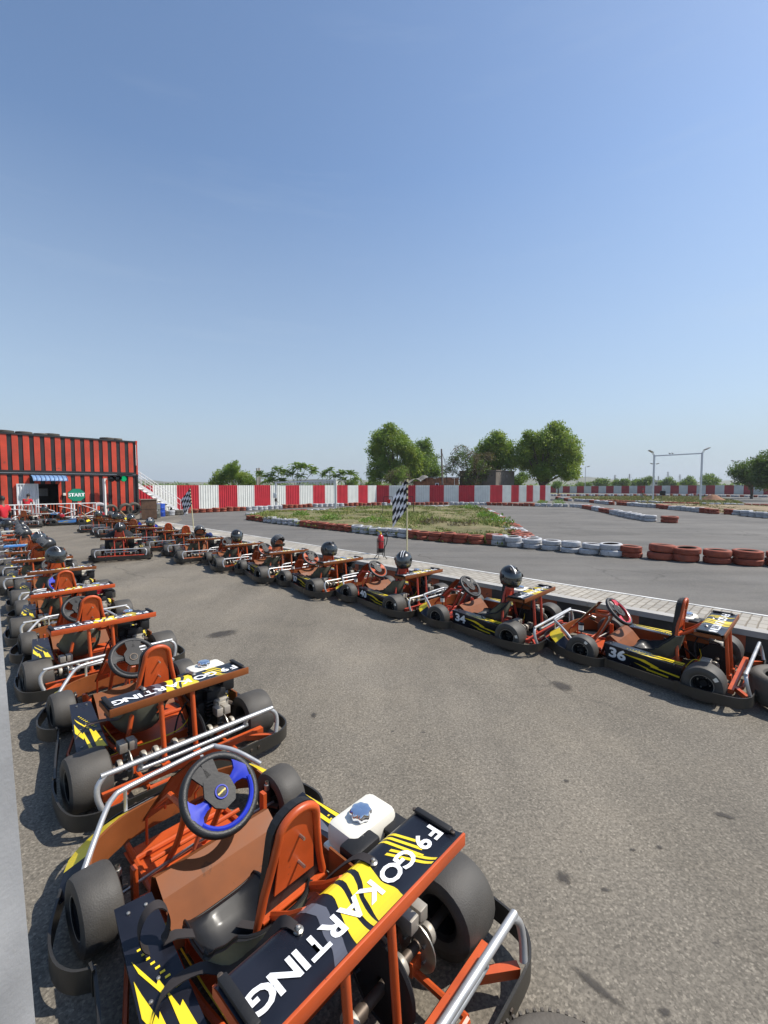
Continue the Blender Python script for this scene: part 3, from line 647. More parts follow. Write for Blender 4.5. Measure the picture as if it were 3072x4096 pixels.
# ------------------------------------------------------------------ helmets
HSHELL = mat('helmet_shell', (.010, .0105, .012), .32, var=.3, coat=.25, wear=(.06, .06, .06), wear_amt=.08, wscale=20, dust=.03, spec=.4)
HVIS = mat('visor', (.035, .04, .04), .08, var=.15, spec=.8, coat=.6)
HVISC = mat('clear_visor', (.16, .165, .17), .12, var=.05, alpha=.42)
HLIN = mat('helmet_lining', (.03, .028, .026), .9)
def helmet_proto(up, stripe):
    root = link('helmet', None)
    nu, nv = 36, 20; b = MB(); rad = Vector((.135, .165, .150))
    def pt(i, j, k=1.0):
        a = 2*PI*i/nu; e = -.62+(PI/2+.62)*j/nv     # azimuth 0 = front (+y)
        c = math.cos(e); x, y, z = math.sin(a)*c, math.cos(a)*c, math.sin(e)
        yy = y*rad.y*(1.06 if y > 0 and z < .1 else 1); zz = z*rad.z
        if z < 0: zz *= 1.05
        return Vector((x*rad.x, yy, zz))*k
    op = lambda i, j: (min(i, nu-i-1)+.5)*360/nu < 82 and -14 < math.degrees(-.62+(PI/2+.62)*(j+.5)/nv) < 32
    vs = [pt(i, j) for j in range(nv+1) for i in range(nu)]
    fs = [(j*nu+i, j*nu+(i+1) % nu, (j+1)*nu+(i+1) % nu, (j+1)*nu+i) for j in range(nv) for i in range(nu) if not op(i, j)]
    b.add(vs, fs, 0, True)
    vs = [pt(i, j, .90) for j in range(nv+1) for i in range(nu)]
    b.add(vs, [tuple(reversed(f)) for f in fs], 1, True)
    lo = [pt(i, 0) for i in range(nu)]; li = [pt(i, 0, .90) for i in range(nu)]
    b.add(lo+li, [(i, nu+i, nu+(i+1) % nu, (i+1) % nu) for i in range(nu)], 1)
    b.tube([p*1.0 for p in lo], .007, 6, mi=2, closed=True)
    for sx in (-1, 1): b.lathe([(.026, 0), (.024, .012), (.001, .014)], 14, 'x', (sx*.128+(.0 if sx > 0 else -.014), .045, .03), mi=2)
    # vents and mouth slot
    b.box((0, .168, -.062), (.06, .012, .018), 2, bev=.004)
    for sx in (-1, 1): b.box((sx*.045, .075, .135), (.02, .05, .012), 2, Matrix.Rotation(-.5, 3, 'X'), bev=.004)
    b.build('shell', [HSHELL, HLIN, BLACKM], root)
    # visor: swung up about the side pivots when open
    rot = Matrix.Rotation(R(52), 3, 'X') if up else Matrix.Identity(3)
    rows = []
    for q in range(9):
        e = R(-19+56*q/8); rows.append([rot @ Vector((math.sin(a)*math.cos(e)*.141, math.cos(a)*math.cos(e)*.178, math.sin(e)*.156)) for a in [R(-88+176*k/18) for k in range(19)]])
    v = MB(); v.grid(rows, 0, flip=True); v.grid([[p*.985 for p in r_] for r_ in rows], 0)
    v.build('visor', [HVISC if up else HVIS], root)
    if stripe:
        s = MB(); 
        for x in ((-.018, .018) if stripe == 2 else (0,)):
            rows = [[Vector((x+w, math.cos(e)*rad.y*1.006, math.sin(e)*rad.z*1.006+.001)) for w in (-.005, .005)] for e in [R(36+k*9) for k in range(15)]]
            s.grid(rows, 0)
        s.build('stripe', [WHITEV], root)
    return root
HPROTO = {}
def put_helmet(key, up, stripe, face, label, dv=(0, 0, 0), tilt=0., roll=0., group='helmets hung on the go-karts'):
    kk = (up, stripe)
    if kk not in HPROTO: HPROTO[kk] = helmet_proto(up, stripe); o = HPROTO[kk]
    else: o = copy_tree(HPROTO[kk])
    p = local_to_world(key, (HX+dv[0], -.315+dv[1], .795+dv[2])) if isinstance(key, str) else Vector(key)
    o.scale = (1.05, 1.05, 1.05); o.location = p; o.rotation_euler = (R(tilt), R(roll), R(face)); tag(o, label, 'helmet', group); return o
# face: world heading of the visor (0 = away from camera, 90 = left, 180 = towards camera, -90 = right)
put_helmet('r34', False, 1, 190, 'black helmet with one thin white stripe hung over the headrest of kart 34', tilt=-10)
put_helmet('r40', False, 2, 165, 'black helmet with twin grey stripes hung over the headrest of kart 40', tilt=-8)
put_helmet('r37', False, 0, 235, 'plain black helmet with visor facing right on kart 37')
put_helmet('r35', True, 0, 240, 'black helmet with visor flipped straight up on kart 35', tilt=6)
put_helmet('rf', False, 0, 205, 'black helmet tilted over the tail of the sixth kerb row kart', tilt=-20, roll=14)
put_helmet('rg', True, 0, 215, 'dark helmet leaning on the seventh kerb row kart above blue cloth', tilt=-6)
put_helmet('rj', False, 2, 200, 'round black helmet with white stripes on a far kerb row kart', tilt=-14)
put_helmet('rl', False, 0, 220, 'black helmet on the fourth kart from the far end of the kerb row')
put_helmet('rm', False, 0, 130, 'black helmet with red mark, third last kart of the kerb row')
put_helmet('rn', True, 0, 120, 'black helmet on the second kart from the far end of the kerb row')
put_helmet('ro', False, 1, 190, 'shiny black helmet on the farthest kart of the kerb row')
put_helmet('lone', False, 1, 30, 'black helmet over the headrest of the lone kart', dv=(.02, .10, .06))
put_helmet('k5', False, 1, 245, 'large black helmet with white stripe on the tail of the fifth left kart', dv=(-.02, -.20, .055), tilt=-8)
put_helmet('k6', True, 0, 120, 'black helmet with clear visor raised on the sixth left kart', dv=(.12, -.05, .06), tilt=-6)
put_helmet('k7', False, 2, 230, 'black helmet with yellow tinted visor facing right on the seventh left row kart', dv=(.1, .05, .05), tilt=10)
put_helmet('k8', True, 0, 118, 'black helmet with visor open on the blue tailed kart', dv=(-.02, .1, .05), tilt=-8)
put_helmet('k9', True, 1, 112, 'black striped helmet with raised visor behind the blue tailed kart', dv=(0, 0, .03))
put_helmet('k10', True, 0, 100, 'dark helmet with scratched clear visor near the far end of the left row', dv=(0, 0, .05))
put_helmet('k11', False, 0, 110, 'black helmet on the last kart of the left row beside the man in red', dv=(-.25, 0, .02))
put_helmet('b2', False, 0, 150, 'black helmet on the cream tailed kart at the white railing', dv=(0, 0, .03))
# jacket slumped on the lone kart's seat
JK = mat('black_cloth', (.012, .012, .014), .9, var=.3, bump=.3, bscale=30)
def lump(name, mats, pts, label, cat, loc, rotz, sub=2):
    me = bpy.data.meshes.new(name); bm = bmesh.new(); bmesh.ops.create_icosphere(bm, subdivisions=3, radius=1)
    for v in bm.verts:
        d = v.co.normalized(); best = Vector((0, 0, 0)); w = 0
        r_ = max((c.dot(d)*1.0+rr) for c, rr in pts); v.co = d*r_
        v.co += d*.02*math.sin(9*d.x+5*d.z)*math.cos(7*d.y)
    bm.to_mesh(me); bm.free(); me.materials.append(mats); me.polygons.foreach_set('use_smooth', [True]*len(me.polygons))
    return tag(link(name, me, None, loc, rotz), label, cat)
lump('jacket', JK, [(Vector((-.20, 0, .10)), .16), (Vector((.22, 0, .12)), .16), (Vector((0, 0, -.05)), .18), (Vector((-.22, 0, -.16)), .12)], 'black jacket draped round the seat of the lone go-kart', 'jacket', local_to_world('lone', (-.06, -.06, .46)), R(28.5))
BC = mat('blue_cloth', (.012, .028, .12), .85, bump=.3, bscale=40)
lump('cloth', BC, [(Vector((-.05, 0, .0)), .035), (Vector((.06, 0, 0)), .04)], 'crumpled dark blue cloth beside the helmet on a kerb row kart', 'cloth', local_to_world('rg', (.17, -.42, .69)), 0)
# ------------------------------------------------------------------ tyres
TW = mat('tyre_white', (.44, .45, .47), .75, var=.14, scale=5, wear=(.09, .085, .08), wear_amt=.30, wscale=9, dust=.10, bump=.3, bscale=40)
TR = mat('tyre_red', (.27, .056, .028), .8, var=.28, scale=5, wear=(.05, .032, .028), wear_amt=.26, dust=.08, wscale=10, bump=.3, bscale=40)
TB = mat('tyre_black', (.040, .038, .035), .75, var=.3, scale=5, bump=.3, bscale=40, dust=.25)
TIN = mat('tyre_inside', (.022, .021, .020), .85, var=.3, dust=.12)
def tyre_mesh(m, kind, name, n=32):
    R0, w = .5, .30 if kind != 1 else .27
    gr = [(-.22, .0), (-.20, .02), (-.16, .02), (-.14, 0), (-.03, 0), (-.01, .018), (.01, .018), (.03, 0), (.14, 0), (.16, .02), (.20, .02), (.22, 0)] if kind == 0 else [(-.24, 0), (-.22, .012), (-.19, 0), (-.08, 0), (-.06, .014), (-.03, 0), (.06, 0), (.08, .012), (.11, 0), (.2, 0), (.22, .012), (.24, 0)] if kind == 1 else [(-.25, .004), (-.1, 0), (.1, 0), (.25, .004)]
    pr = [(.315, -.38*w), (.34, -.44*w), (.40, -.50*w), (.455, -.46*w), (.485, -.38*w)]+[(R0-d, z*w*1.25) for z, d in gr]+[(.485, .38*w), (.455, .46*w), (.40, .50*w), (.34, .44*w), (.315, .38*w), (.44, .34*w), (.465, .2*w), (.465, -.2*w), (.44, -.34*w)]
    k = len(pr); mis = [0]*(k-6)+[1]*6
    b = MB(); b.lathe(pr, n, 'z', mis=mis, closed=True)
    if kind == 0:                                                     # tread blocks cut across the shoulder
        for q in range(n*2):
            a = PI*q/n
            for sz in (-1, 1): b.box(((R0-.012)*math.cos(a), (R0-.012)*math.sin(a), sz*.36*w), (.02, .016, .10*w), 0, Matrix.Rotation(a, 3, 'Z'))
    me_o = b.build(name, [m, TIN]); me = me_o.data; bpy.data.objects.remove(me_o); return me, w
TM = {(c, k): tyre_mesh(m, k, 'tyre') for c, m in (('w', TW), ('r', TR), ('b', TB)) for k in (0, 1, 2)}
TCN = {'w': 'white painted', 'r': 'red painted', 'b': 'black'}
SPOTS = []
def tyre_line(pts, dia, pattern, where, group, layers=2, gap=1.02, jit=.03, single=0.0):
    """pts: surveyed ground points; pattern: list of (colour, count) repeated"""
    P = [at(*p) for p in pts]; seg = [(P[i+1]-P[i]).length for i in range(len(P)-1)]; L = sum(seg); s = 0.0; seq = [c for c, k in pattern for _ in range(k)]; i = 0
    d0, d1 = dia if isinstance(dia, tuple) else (dia, dia)
    while s < L:
        D = d0+(d1-d0)*s/L; D *= random.uniform(.94, 1.06); q = s+D/2; k = 0
        while k < len(seg)-1 and q > seg[k]: q -= seg[k]; k += 1
        p = P[k]+(P[k+1]-P[k])*(q/seg[k]); nrm = Vector((-(P[k+1]-P[k]).y, (P[k+1]-P[k]).x, 0)).normalized()
        p = p+nrm*(D*.46 if nrm.y > 0 else -D*.46)           # surveyed points are the near edge at the ground
        z = 0; c = seq[i % len(seq)]
        for l in range(layers):
            if l and random.random() < single: break
            kd = random.choice((0, 1, 1, 2)); w = TM[(c, kd)][1]*D*random.uniform(.92, 1.08)
            SPOTS.append((p.x+random.uniform(-jit, jit), p.y+random.uniform(-jit, jit), z+w/2, D, w, c, kd, random.uniform(0, 6.28), random.uniform(-.02, .02) if l == 0 else random.uniform(-.05, .05), where, group))
            z += w
        s += D*gap; i += 1
front = [(981, 2079), (1026, 2085), (1101, 2095), (1175, 2103), (1261, 2114), (1340, 2122), (1430, 2132), (1470, 2137), (1612, 2152), (1662, 2158), (1732, 2165), (1805, 2172), (1881, 2177), (1947, 2180), (2016, 2187), (2095, 2194), (2168, 2200), (2244, 2208), (2321, 2217), (2406, 2225), (2479, 2230), (2607, 2238), (2715, 2248), (2834, 2255), (2952, 2262), (3100, 2270)]
tyre_line(front[:3], .52, [('r', 4), ('w', 9)], 'at the left tip of the grassy infield', 'tyres at the infield tip')
tyre_line(front[2:6], .52, [('w', 4), ('r', 9)], 'along the near edge of the grassy infield, left half', 'near infield tyres left')
tyre_line(front[5:9], (.50, .55), [('r', 2), ('w', 9)], 'along the near edge of the grassy infield behind the extinguisher', 'near infield tyres middle')
tyre_line(front[8:14], (.54, .58), [('r', 9)], 'along the near edge of the grassy infield right of the flag', 'near infield tyres right')
tyre_line(front[13:21], (.58, .62), [('w', 20)], 'in the low stacks where the infield point meets the track', 'stacks at the infield point', jit=.05, gap=1.06)
tyre_line(front[20:], (.62, .68), [('r', 12)], 'in the big stacks at the right edge of the track', 'big right hand stacks', jit=.035, gap=1.035)
tyre_line([(738, 2054), (883, 2048), (1032, 2041), (1148, 2034), (1249, 2029), (1450, 2023)], .56, [('r', 9), ('w', 7), ('r', 6), ('w', 6)], 'along the foot of the left striped fence', 'tyres under the left fence')
tyre_line([(1450, 2023), (1616, 2021), (1791, 2019), (1941, 2021)], .52, [('r', 4), ('w', 6), ('r', 8), ('w', 8)], 'along the foot of the middle striped fence', 'tyres under the middle fence')
tyre_line([(1941, 2021), (2103, 2025), (2226, 2028), (2272, 2028)], .54, [('r', 9), ('w', 9)], 'along the foot of the right striped fence', 'tyres under the right fence')
tyre_line([(2272, 2028), (2341, 2032), (2392, 2041), (2457, 2054), (2493, 2062), (2530, 2070), (2594, 2082), (2622, 2086)], (.54, .60), [('w', 5), ('r', 5), ('w', 4), ('r', 5), ('w', 6), ('w', 3)], 'in the spur of tyres curving out from the fence end', 'tyre spur from the fence end')
tyre_line([(2632, 2088), (2667, 2092), (2716, 2093)], .64, [('r', 3)], 'at the free tip of the tyre spur', 'tyres of the spur tip')
tyre_line([(1000, 2062), (1069, 2054), (1132, 2048), (1242, 2044), (1320, 2042), (1430, 2036), (1450, 2034), (1616, 2029), (1748, 2029), (1881, 2031), (1921, 2036)], .52, [('w', 5), ('r', 7), ('w', 6), ('r', 4)], 'half hidden along the far edge of the infield', 'tyres of the far infield edge', layers=1)
tyre_line([(1921, 2036), (1947, 2058), (1987, 2074), (2019, 2096), (2063, 2124), (2103, 2150), (2153, 2177)], .56, [('w', 3), ('r', 5), ('w', 3), ('r', 5)], 'along the right side of the infield', 'tyres on the right infield side', layers=1, jit=.06)
tyre_line([(1960, 2042), (1990, 2062), (2030, 2082), (2070, 2108), (2112, 2138), (2170, 2172)], .56, [('r', 3), ('w', 5), ('r', 5), ('w', 3)], 'along the right side of the infield', 'tyres on the right infield side', layers=1, jit=.06)
tyre_line([(2236, 1996), (2290, 2005), (2370, 2010), (2461, 2020), (2550, 2027), (2659, 2035), (2805, 2048), (2878, 2056), (2995, 2064), (3090, 2073)], .62, [('r', 4), ('w', 7)], 'in the long barrier beyond the second track', 'long barrier beyond the track')
tyre_line([(2300, 2001), (2400, 2005), (2590, 2009), (2700, 2015), (2902, 2019), (3090, 2024)], .62, [('w', 6), ('r', 7)], 'in the barrier round the second infield', 'second infield barrier', layers=1)
tyre_line([(2205, 1984), (2400, 1984), (2643, 1984), (2800, 1983), (2860, 1987), (3090, 1990)], .62, [('w', 2), ('r', 1)], 'at the foot of the far wall', 'tyres under the far wall')
SPOTS.sort(key=lambda s: -s[3]/math.hypot(s[0], s[1]))
for s in SPOTS[:296]:
    x, y, z, D, w, c, kd, rz, tl, where, group = s
    o = link('tyre', TM[(c, kd)][0], None, (x, y, z)); o.rotation_euler = (tl, tl*.6, rz); w0 = TM[(c, kd)][1]
    o.scale = (D, D, w/w0); tag(o, f'{TCN[c]} tyre {where}', 'tyre', f'{TCN[c]} {group}')
b = MB()
for s in SPOTS[296:]:
    x, y, z, D, w, c, kd, rz, tl, where, group = s
    pr = [(.31*D, -.45*w), (.40*D, -.5*w), (.48*D, -.36*w), (.5*D, 0), (.48*D, .36*w), (.40*D, .5*w), (.31*D, .45*w), (.44*D, .2*w), (.44*D, -.2*w)]
    mi = 0 if c == 'w' else 1; b.lathe(pr, 12, 'z', (x, y, z), closed=True, mis=[mi]*6+[2]*3)
tag(b.build('tyre_barrier', [TW, TR, TIN]), 'far off rows of red and white tyres edging the track', 'tyres', kind='stuff')
def one_tyre(p, D, w, c, kd, label, rot=(0, 0, 0), group=None):
    o = link('tyre', TM[(c, kd)][0], None, p); o.rotation_euler = rot; o.scale = (D, D, w/TM[(c, kd)][1]); tag(o, label, 'tyre', group); return o
# ------------------------------------------------------------------ ground
def ground_mat(name, base, tint, agg=1.0, streak=(1, 1, 1), dust_amt=.5, spots=True, bump=.5):
    m = bpy.data.materials.new(name); m.use_nodes = True; nt = m.node_tree; b = nt.nodes['Principled BSDF']
    L = nt.links.new; tc = nd(nt, 'ShaderNodeTexCoord'); O = tc.outputs['Object']
    def noise(sc, det=4, rough=.5, vec=None):
        n = nd(nt, 'ShaderNodeTexNoise'); n.inputs['Scale'].default_value = sc; n.inputs['Detail'].default_value = det; n.inputs['Roughness'].default_value = rough
        L(vec or O, n.inputs['Vector']); return n.outputs['Fac']
    def ramp(f, p0, c0, p1, c1):
        r = nd(nt, 'ShaderNodeValToRGB'); e = r.color_ramp.elements
        e[0].position, e[1].position = p0, p1; e[0].color, e[1].color = (*c0, 1), (*c1, 1); L(f, r.inputs['Fac']); return r.outputs['Color']
    def mix(f, a, c, mode='MIX'):
        x = nd(nt, 'ShaderNodeMix'); x.data_type = 'RGBA'; x.blend_type = mode
        if isinstance(f, float): x.inputs['Factor'].default_value = f
        else: L(f, x.inputs['Factor'])
        for s, k in ((a, 'A'), (c, 'B')):
            if isinstance(s, tuple): x.inputs[k].default_value = (*s, 1)
            else: L(s, x.inputs[k])
        return x.outputs['Result']
    g3 = lambda k: tuple([k]*3)
    big = ramp(noise(.35, 6, .6), .34, tuple(c*.80 for c in base), .68, tuple(c*1.15 for c in base))
    dst = ramp(noise(.9, 8, .65), .44, g3(0), .74, g3(dust_amt)); col = mix(dst, big, tint)
    # stone chips
    v = nd(nt, 'ShaderNodeTexVoronoi'); v.inputs['Scale'].default_value = 105; L(O, v.inputs['Vector'])
    sep = nd(nt, 'ShaderNodeSeparateColor'); L(v.outputs['Color'], sep.inputs[0])
    ch = ramp(sep.outputs[0], .0, g3(1-.42*agg), 1.0, g3(1+.0*agg)); col = mix(.9, col, ch, 'MULTIPLY')
    lt = ramp(sep.outputs[1], .80, g3(0), .93, g3(.34*agg)); col = mix(lt, col, (.44, .39, .31))
    sp = ramp(noise(55, 3, .6), .38, g3(.60), .55, g3(1)); col = mix(.8*agg, col, sp, 'MULTIPLY')
    # rubber streaks drawn along the driving direction
    mp = nd(nt, 'ShaderNodeMapping'); mp.inputs['Rotation'].default_value = (0, 0, streak[0]); mp.inputs['Scale'].default_value = (streak[1], streak[2], 1); L(O, mp.inputs['Vector'])
    st = ramp(noise(1, 7, .62, mp.outputs['Vector']), .36, g3(.72), .60, g3(1.05)); col = mix(.75, col, st, 'MULTIPLY')
    if spots:
        v2 = nd(nt, 'ShaderNodeTexVoronoi'); v2.inputs['Scale'].default_value = 2.6; v2.inputs['Randomness'].default_value = 1
        w = nd(nt, 'ShaderNodeTexNoise'); w.inputs['Scale'].default_value = 14; w.inputs['Detail'].default_value = 5; L(O, w.inputs['Vector'])
        wv = nd(nt, 'ShaderNodeMix'); wv.data_type = 'RGBA'; wv.inputs['Factor'].default_value = .10; L(O, wv.inputs['A']); L(w.outputs['Color'], wv.inputs['B']); L(wv.outputs['Result'], v2.inputs['Vector'])
        s2 = ramp(v2.outputs['Distance'], .035, g3(.75), .075, g3(0)); sc = nd(nt, 'ShaderNodeSeparateColor'); L(v2.outputs['Color'], sc.inputs[0])
        kp = ramp(sc.outputs[2], .55, g3(0), .60, g3(1)); s2 = mix(1.0, s2, kp, 'MULTIPLY'); col = mix(s2, col, (.035, .032, .030))
        v3 = nd(nt, 'ShaderNodeTexVoronoi'); v3.inputs['Scale'].default_value = 8.5; L(wv.outputs['Result'], v3.inputs['Vector']); s3 = ramp(v3.outputs['Distance'], .07, g3(.8), .13, g3(0)); sd3 = nd(nt, 'ShaderNodeSeparateColor'); L(v3.outputs['Color'], sd3.inputs[0]); kp3 = ramp(sd3.outputs[0], .70, g3(0), .74, g3(1)); ar3 = ramp(noise(.45, 3, .5), .44, g3(0), .56, g3(1)); s3 = mix(1.0, mix(1.0, s3, kp3, 'MULTIPLY'), ar3, 'MULTIPLY'); col = mix(s3, col, (.045, .040, .036))
        cr = ramp(noise(2.3, 9, .7), .640, g3(0), .70, g3(.5)); col = mix(cr, col, (.055, .050, .045))
    # hairline cracks and old tar patches
    wn = nd(nt, 'ShaderNodeTexNoise'); wn.inputs['Scale'].default_value = 2.2; wn.inputs['Detail'].default_value = 6; L(O, wn.inputs['Vector']); wm = nd(nt, 'ShaderNodeMix'); wm.data_type = 'RGBA'; wm.inputs['Factor'].default_value = .32; L(O, wm.inputs['A']); L(wn.outputs['Color'], wm.inputs['B'])
    ve = nd(nt, 'ShaderNodeTexVoronoi'); ve.feature = 'DISTANCE_TO_EDGE'; ve.inputs['Scale'].default_value = .55; L(wm.outputs['Result'], ve.inputs['Vector'])
    ck = ramp(ve.outputs['Distance'], .0, g3(.75), .010, g3(0)); cm = ramp(noise(.22, 3, .5), .50, g3(0), .62, g3(1)); ck = mix(1.0, ck, cm, 'MULTIPLY'); col = mix(ck, col, (.045, .040, .035))
    pt = ramp(noise(.16, 9, .62), .56, g3(1), .60, g3(.80)); col = mix(.8, col, pt, 'MULTIPLY')
    L(col, b.inputs['Base Color']); b.inputs['Roughness'].default_value = .86; b.inputs['Specular IOR Level'].default_value = .35
    bp = nd(nt, 'ShaderNodeBump'); bp.inputs['Strength'].default_value = bump; bp.inputs['Distance'].default_value = .006
    L(sep.outputs[0], bp.inputs['Height']); L(bp.outputs['Normal'], b.inputs['Normal'])
    return m
YARD = ground_mat('yard_asphalt', (.222, .196, .157), (.30, .258, .195), .95, (R(46), .9, .16), .55)
TRACK = ground_mat('track_asphalt', (.158, .149, .136), (.21, .19, .16), .55, (R(20), .12, 1.2), .30, spots=False, bump=.3)
EARTH = ground_mat('dry_earth', (.27, .20, .115), (.36, .27, .16), .5, (0, .5, .5), .6, spots=False, bump=.6)
TURF = ground_mat('infield_turf', (.165, .160, .055), (.33, .25, .14), .5, (0, .25, .5), 1.0, spots=False, bump=.6)
FIELD = ground_mat('dry_field', (.20, .19, .085), (.30, .24, .12), .4, (0, .1, .3), .7, spots=False)
def sheet(name, pts, z, m, kind='structure'):
    b = MB(); b.poly([(p[0], p[1], z) for p in pts], 0); return tag(b.build(name, m), kind=kind)
sheet('ground', [(-1500, -60), (1500, -60), (1500, 2200), (-1500, 2200)], -.012, FIELD)
sheet('track', [(-40, -4), (130, -4), (130, 110), (60, 122), (22, 96), (-22, 62), (-40, 40)], -.006, TRACK)
sheet('yard', [(-40, -4), (9, -4), (8.6, 2.2), (-10.2, 20.6), (-12.0, 26.6), (-14.5, 31.5), (-40, 31.5)], 0.0, YARD)
# oil stains (own outline)
STAIN = bpy.data.materials.new('oil_stain'); STAIN.use_nodes = True
def stain_nodes():
    nt = STAIN.node_tree; b = nt.nodes['Principled BSDF']; L = nt.links.new; tc = nd(nt, 'ShaderNodeTexCoord'); oi = nd(nt, 'ShaderNodeObjectInfo')
    n = nd(nt, 'ShaderNodeTexNoise'); n.noise_dimensions = '4D'; n.inputs['Scale'].default_value = 1.6; n.inputs['Detail'].default_value = 7; n.inputs['Roughness'].default_value = .65; L(tc.outputs['Object'], n.inputs['Vector']); m0 = nd(nt, 'ShaderNodeMath'); m0.operation = 'MULTIPLY'; m0.inputs[1].default_value = 40; L(oi.outputs['Random'], m0.inputs[0]); L(m0.outputs[0], n.inputs['W'])
    ln = nd(nt, 'ShaderNodeVectorMath'); ln.operation = 'LENGTH'; L(tc.outputs['Object'], ln.inputs[0])
    m1 = nd(nt, 'ShaderNodeMath'); m1.operation = 'MULTIPLY_ADD'; m1.inputs[1].default_value = -1.5; L(n.outputs['Fac'], m1.inputs[0]); L(ln.outputs['Value'], m1.inputs[2])
    mr = nd(nt, 'ShaderNodeMapRange'); mr.inputs['From Min'].default_value = .22; mr.inputs['From Max'].default_value = -.35; mr.inputs['To Max'].default_value = .72; L(m1.outputs[0], mr.inputs['Value']); L(mr.outputs['Result'], b.inputs['Alpha'])
    b.inputs['Base Color'].default_value = (.050, .043, .036, 1); b.inputs['Roughness'].default_value = .75
stain_nodes()
def stain(px, py, rx, ry, rot=0):
    c = at(px, py); b = MB(); b.poly([(1.2*math.cos(2*PI*k/24), 1.2*math.sin(2*PI*k/24), 0) for k in range(24)])
    o = b.build('oil_stain', STAIN, None, (c.x, c.y, .004), rot); o.scale = (rx, ry, 1); tag(o, kind='structure')
for q in [(890, 2535, .26, .16, .6), (2255, 3512, .045, .05, 0), (2250, 2745, .10, .14, .5), (2895, 3262, .07, .03, -.5), (2265, 3125, .025, .02, 0), (2420, 3560, .03, .015, 0), (2390, 3950, .12, .025, -.8), (2640, 3390, .02, .02, 0), (1255, 2862, .03, .06, 0), (2530, 3400, .02, .014, 0), (2660, 4050, .03, .02, 0)]: stain(*q)
# ------------------------------------------------------------------ paved kerb island
D = Vector((.711, -.703, 0)); NI = Vector((.703, .711, 0)); K0 = Vector((2.52, 6.80, 0)); KH = .38   # inner (yard) edge line
def kp(s, o, z): return K0+D*s+NI*o+Vector((0, 0, z))
S0, S1 = -18.9, 9.5
PAVE = bpy.data.materials.new('cobble_paving'); PAVE.use_nodes = True
def pave_nodes():
    nt = PAVE.node_tree; b = nt.nodes['Principled BSDF']; L = nt.links.new; tc = nd(nt, 'ShaderNodeTexCoord'); mp = nd(nt, 'ShaderNodeMapping'); mp.inputs['Rotation'].default_value = (0, 0, -math.atan2(D.y, D.x)+PI/2); L(tc.outputs['Object'], mp.inputs['Vector'])
    wn = nd(nt, 'ShaderNodeTexNoise'); wn.inputs['Scale'].default_value = 5; L(tc.outputs['Object'], wn.inputs['Vector']); ad = nd(nt, 'ShaderNodeMix'); ad.data_type = 'RGBA'; ad.inputs['Factor'].default_value = .03; L(mp.outputs['Vector'], ad.inputs['A']); L(wn.outputs['Color'], ad.inputs['B'])
    br = nd(nt, 'ShaderNodeTexBrick'); br.inputs['Scale'].default_value = 1; br.inputs['Brick Width'].default_value = .20; br.inputs['Row Height'].default_value = .10; br.inputs['Mortar Size'].default_value = .009; br.inputs['Mortar Smooth'].default_value = .3; br.inputs['Bias'].default_value = -.1
    br.inputs['Color1'].default_value = (.33, .312, .28, 1); br.inputs['Color2'].default_value = (.42, .395, .35, 1); br.inputs['Mortar'].default_value = (.215, .185, .145, 1); L(ad.outputs['Result'], br.inputs['Vector'])
    n = nd(nt, 'ShaderNodeTexNoise'); n.inputs['Scale'].default_value = 1.1; n.inputs['Detail'].default_value = 8; L(tc.outputs['Object'], n.inputs['Vector'])
    r = nd(nt, 'ShaderNodeValToRGB'); e = r.color_ramp.elements; e[0].position, e[1].position = .35, .7; e[0].color, e[1].color = (.75, .73, .70, 1), (1.05, 1.02, .96, 1); L(n.outputs['Fac'], r.inputs['Fac'])
    mx = nd(nt, 'ShaderNodeMix'); mx.data_type = 'RGBA'; mx.blend_type = 'MULTIPLY'; mx.inputs['Factor'].default_value = .9; L(br.outputs['Color'], mx.inputs['A']); L(r.outputs['Color'], mx.inputs['B'])
    r2 = nd(nt, 'ShaderNodeValToRGB'); e = r2.color_ramp.elements; e[0].position, e[1].position = .60, .66; e[0].color, e[1].color = (0, 0, 0, 1), (.75, .75, .75, 1); n2 = nd(nt, 'ShaderNodeTexNoise'); n2.inputs['Scale'].default_value = .8; n2.inputs['Detail'].default_value = 6; L(mp.outputs['Vector'], n2.inputs['Vector']); L(n2.outputs['Fac'], r2.inputs['Fac'])
    m2 = nd(nt, 'ShaderNodeMix'); m2.data_type = 'RGBA'; L(r2.outputs['Color'], m2.inputs['Factor']); L(mx.outputs['Result'], m2.inputs['A']); m2.inputs['B'].default_value = (.50, .45, .36, 1)
    L(m2.outputs['Result'], b.inputs['Base Color']); b.inputs['Roughness'].default_value = .85
    bp = nd(nt, 'ShaderNodeBump'); bp.inputs['Strength'].default_value = .8; bp.inputs['Distance'].default_value = .012; inv = nd(nt, 'ShaderNodeMath'); inv.operation = 'SUBTRACT'; inv.inputs[0].default_value = 1; L(br.outputs['Fac'], inv.inputs[1]); L(inv.outputs[0], bp.inputs['Height']); L(bp.outputs['Normal'], b.inputs['Normal'])
pave_nodes()
CONC = mat('kerb_concrete', (.36, .345, .32), .85, var=.15, scale=3, wear=(.2, .18, .15), wear_amt=.15, wscale=5, bump=.3, bscale=60)
KRED = mat('kerb_red', (.46, .105, .042), .7, var=.3, scale=4, wear=(.04, .03, .025), wear_amt=.25, wscale=8, dust=.15)
KBLK = mat('kerb_black', (.035, .035, .036), .7, var=.4, scale=4, dust=.15)
b = MB()
b.add([kp(S0, .14, KH), kp(S1, .14, KH), kp(S1, .86, KH), kp(S0, .86, KH)], [(3, 2, 1, 0)], 0) if False else b.add([kp(S0, .12, KH-.003), kp(S1, .12, KH-.003), kp(S1, .85, KH-.003), kp(S0, .85, KH-.003)], [(0, 1, 2, 3)], 0)
tag(b.build('paved_island', [PAVE]), kind='structure')
b = MB(); s = S0; i = 0
